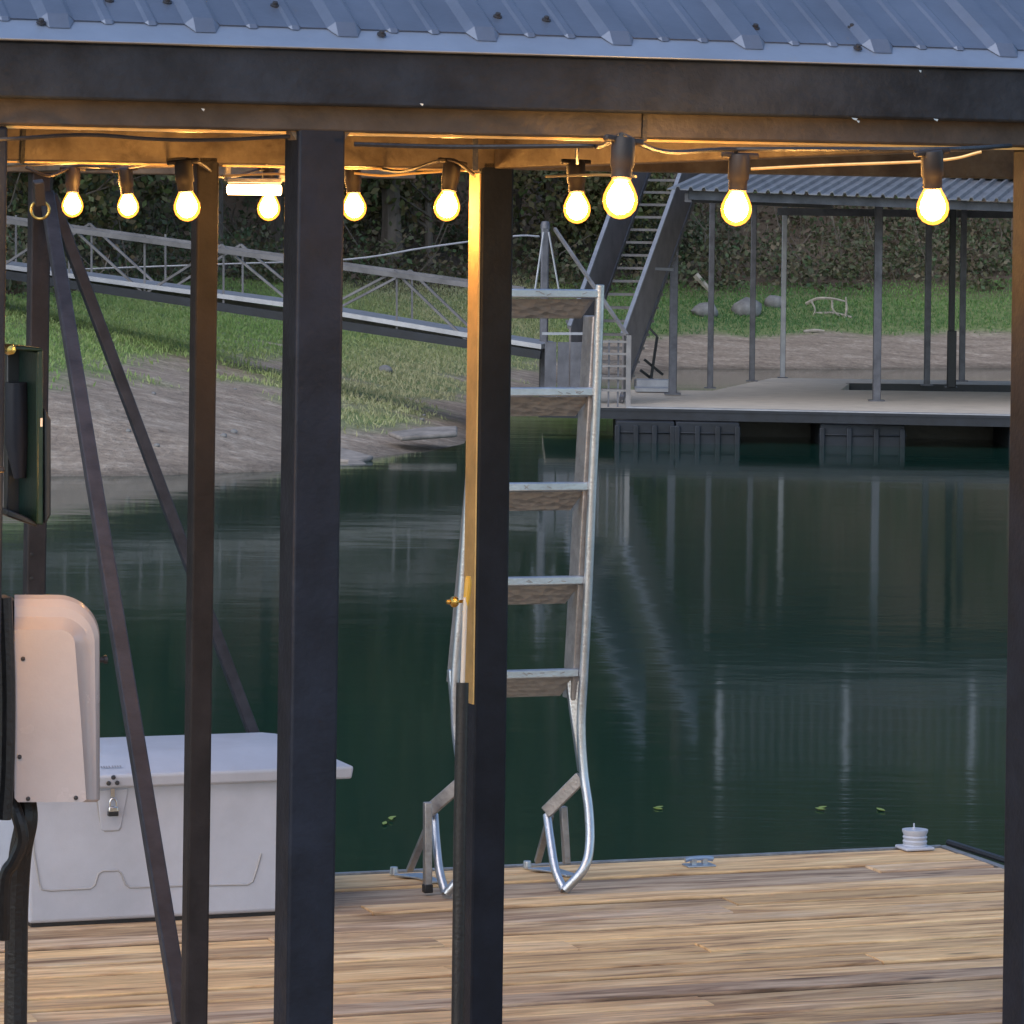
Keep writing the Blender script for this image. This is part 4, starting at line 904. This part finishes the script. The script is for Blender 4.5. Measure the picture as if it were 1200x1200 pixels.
# ------------------------------------------------------------------ lift motor housing
VH = 6.86
hs = empty('motor_cover', onv(66, 940, VH), 'pale plastic motor cover with rounded top corner, warm lit, left of the white box', 'motor cover')
def outline(top, right, rad, xl=17, bot=940, rb=None, d=0.):
    rb = right if rb is None else rb; pts = [(xl+4, bot), (xl, bot-5), (xl, top+0.0)]
    n_ = 12
    for k in range(n_+1):
        a = math.pi/2*(1-k/n_); pts.append((right-rad+math.cos(a)*rad, top+rad-math.sin(a)*rad))
    pts += [(right+(rb-right)*.5, 840), (rb, bot-3), (rb-4, bot)]
    return [onv(x, y, VH-d) for x, y in pts]
RR = [outline(697, 117, 50, d=-.14), outline(697, 117, 50, d=.0), outline(702, 116, 48, d=.012), outline(711, 111, 43, d=.021, rb=113), outline(723, 105, 36, d=.024, rb=110), outline(729, 97, 28, d=.034, rb=104), outline(738, 88, 18, d=.052, rb=101)]
m_ = MB(); nn = len(RR[0]); vs = [p for r_ in RR for p in r_]
fs = [tuple(range(nn))]+[(i*nn+k, i*nn+(k+1) % nn, (i+1)*nn+(k+1) % nn, (i+1)*nn+k) for i in range(len(RR)-1) for k in range(nn)]+[tuple((len(RR)-1)*nn+k for k in range(nn))]
m_.add(vs, fs); m_.build('cover', M['housing'], hs, smooth=True, angle=24)
for (px, py) in ((27, 772), (23, 887), (33, 936), (89, 935)):
    p = onv(px, py, VH-.053); MB().lathe(p, [(.0, -.003), (.0035, -.002), (.0042, 0)], 8, axis=VD).build('screw', M['screw'], hs, smooth=True)
kb = onv(119, 773, VH+.02); MB().lathe(kb, [(.005, -.01), (.005, .004), (.0075, .004), (.0075, .010), (.0, .012)], 12, axis=UD).build('knob', M['screw'], hs, smooth=True)
bk_ = MB().dbox(U(onv(-8, 740, VH+.05)), U(onv(18, 740, VH+.05)), VH+.0, VH+.12, onv(5, 960, VH).z, onv(5, 704, VH).z).build('mount', M['black'], hs, bevel=.006)
# dark green cabinet hanging on the left post
gc = empty('utility_cabinet', onv(30, 612, 6.9), 'dark green utility cabinet with open front hung on the left post', 'cabinet')
def pp(pts, d, v_): return MB().prism([onv(x, y, v_) for x, y in pts], VD*d)
pp([(8, 408), (44, 408), (44, 612), (30, 606), (8, 598)], .03, 6.98).build('back_panel', M['blackp'], gc, bevel=.003)
pp([(43, 412), (51, 410), (51, 616), (43, 614)], .16, 6.84).build('side_door', M['green'], gc, bevel=.003)
pp([(51.5, 478), (56, 485), (60, 492), (60, 603), (55, 612), (51.5, 614)], .10, 6.86).build('hinge_cover', M['blackp'], gc, bevel=.003)
pp([(8, 404), (50, 408), (50, 412), (8, 410)], .16, 6.84).build('top_lid', M['green'], gc, bevel=.003)
pp([(8, 596), (30, 605), (44, 613), (44, 618), (28, 612), (8, 605)], .14, 6.85).build('bottom_ledge', M['blackp'], gc, bevel=.003)
MB().tube([onv(20, 448, 6.93), onv(21, 520, 6.93), onv(24, 560, 6.93)], [.022, .024, .012], 12).build('inner_cylinder', M['chord'], gc, smooth=True)
MB().lathe(onv(12, 410, 6.84), [(.0, -.012), (.008, -.010), (.010, 0), (.010, .01)], 12, axis=VD).build('latch_knob', M['brass'], gc, smooth=True)
MB().bar(onv(48.5, 490, 6.838), onv(48.5, 500, 6.838), .004, .002, side=UD).build('latch', M['white'], gc)
# black hoses at the left
def hose(pts, r, lab): return tag(MB().tube(spline([onv(x, y, v_) for x, y, v_ in pts], 6), r, 10).build('black_hose', M['black'], smooth=True), lab, 'hose', 'black hoses by the left post')
hose([(27, 925, 6.92), (31, 960, 6.9), (24, 1000, 6.92), (20, 1060, 6.94), (19, 1130, 6.95), (18, 1230, 6.95)], .021, 'thickest black hose dropping straight to the deck from the motor cover')
hose([(10, 930, 6.86), (22, 960, 6.84), (26, 985, 6.84), (16, 1010, 6.85), (6, 1030, 6.86), (4, 1100, 6.88)], .012, 'looped black hose hanging in front of the thick hose')
hose([(5, 700, 6.80), (9, 800, 6.8), (8, 900, 6.8), (4, 960, 6.8)], .014, 'black hose running up beside the left edge post')

# ------------------------------------------------------------------ boat hook pole against the post
hk = empty('boat_hook', onv(538, 1195, VB-.10), 'telescopic boat hook with black grip leaning against the post by the ladder', 'boat hook')
MB().tube([onv(535, 1290, VB-.12), onv(539, 960, VB-.09), onv(542, 800, VB-.07)], .0145, 12).build('grip', M['black'], hk, smooth=True)
MB().tube([onv(542, 801, VB-.07), onv(545.5, 700, VB-.055)], .0055, 10).build('shaft', M['white'], hk, smooth=True)
MB().tube(spline([onv(545.5, 712, VB-.055), onv(547, 700, VB-.054), onv(548.5, 685, VB-.053), onv(549, 675, VB-.052)], 3), [.005, .0065, .0075, .008, .0085, .0085, .0085, .008, .0075, .006][:10], 10).build('tip', M['yellow'], hk, smooth=True)
kn = onv(539, 705, VB-.03)
kk = empty('brass_knob', kn, 'round brass knob on the left side of the post by the ladder', 'knob')
MB().lathe(kn, [(.004, .012), (.004, -.004), (.010, -.006), (.0135, -.013), (.012, -.020), (.006, -.024), (0, -.025)], 16, axis=UD).build('knob_ball', M['brass'], kk, smooth=True)
MB().lathe(kn, [(.0, -.034), (.005, -.033), (.006, -.026), (.0, -.024)], 12, axis=UD).build('knob_tip', M['brass'], kk, smooth=True)

# ------------------------------------------------------------------ deck edge fittings
def cleat(px, py, w_, lab):
    p = gnd(px, py); uu_, vv_ = U(p), V(p); t = empty('deck_cleat', W(uu_, vv_, 0), lab, 'cleat')
    MB().dbox(uu_-w_, uu_+w_, vv_-.03, vv_+.03, .003, .009).build('base', M['alu'], t, bevel=.002)
    MB().tube(spline([W(uu_-w_, vv_, .024), W(uu_-w_*.5, vv_, .028), W(uu_+w_*.5, vv_, .028), W(uu_+w_, vv_, .024)], 4), .008, 8).build('horn', M['alu'], t, smooth=True)
    for s_ in (-.4, .4): MB().bar(W(uu_+w_*s_, vv_, .005), W(uu_+w_*s_, vv_, .026), .016, .016, side=UD).build('leg', M['alu'], t)
cleat(819, 1016, .048, 'flat metal cleat at the far deck edge right of the ladder')
p = gnd(1072, 996); uu_, vv_ = U(p), V(p)
lg = empty('dock_light', W(uu_, vv_, 0), 'white ribbed dock light at the far right corner of the deck', 'dock light')
MB().dbox(uu_-.052, uu_+.052, vv_-.045, vv_+.045, .003, .014).build('base', M['plastic'], lg, bevel=.004)
m_ = MB(); m_.lathe(W(uu_, vv_, .012), [(.040, 0), (.042, .004), (.038, .008), (.041, .018), (.037, .023), (.041, .032), (.037, .037), (.043, .050), (.043, .056), (0, .057)], 24); m_.build('ribbed_lens', M['plastic'], lg, smooth=True)
MB().lathe(W(uu_-.004, vv_, .068), [(.008, 0), (.006, .006), (.003, .008), (.0025, .020), (0, .021)], 12).build('top_pin', M['plastic'], lg, smooth=True)
# green reflections on the water, added as small flat flecks
for (px, py, lab) in ((455, 963, 'pale green reflection flecks on the water left of the ladder'), (771, 949, 'small green reflection fleck on the water right of the ladder'), (965, 949, 'green reflection fleck on the water behind the right part of the deck'), (1033, 950, 'small reflection fleck on the water behind the dock light')):
    p = gnd(px, py, WZ); m_ = MB(); 
    for k in range(3 if px < 500 else 2):
        c_ = p+Vector((random.uniform(-.02, .02), random.uniform(-.1, .1), .004+.003*k)); a = random.uniform(0, 6.28); L = .035
        L = .022; m_.prism([c_+Vector((math.cos(a+t)*L*rr, math.sin(a+t)*L*rr*2, 0)) for t, rr in ((0, 1), (.8, .55), (1.57, .42), (2.4, .5), (3.14, 1), (4, .5), (4.71, .42), (5.5, .55))], (0, 0, .0015))
    tag(m_.build('reflection_fleck', M['fleckmat']), lab, 'leaf')

for o in bpy.data.objects:
    if '_o' in o: del o['_o']
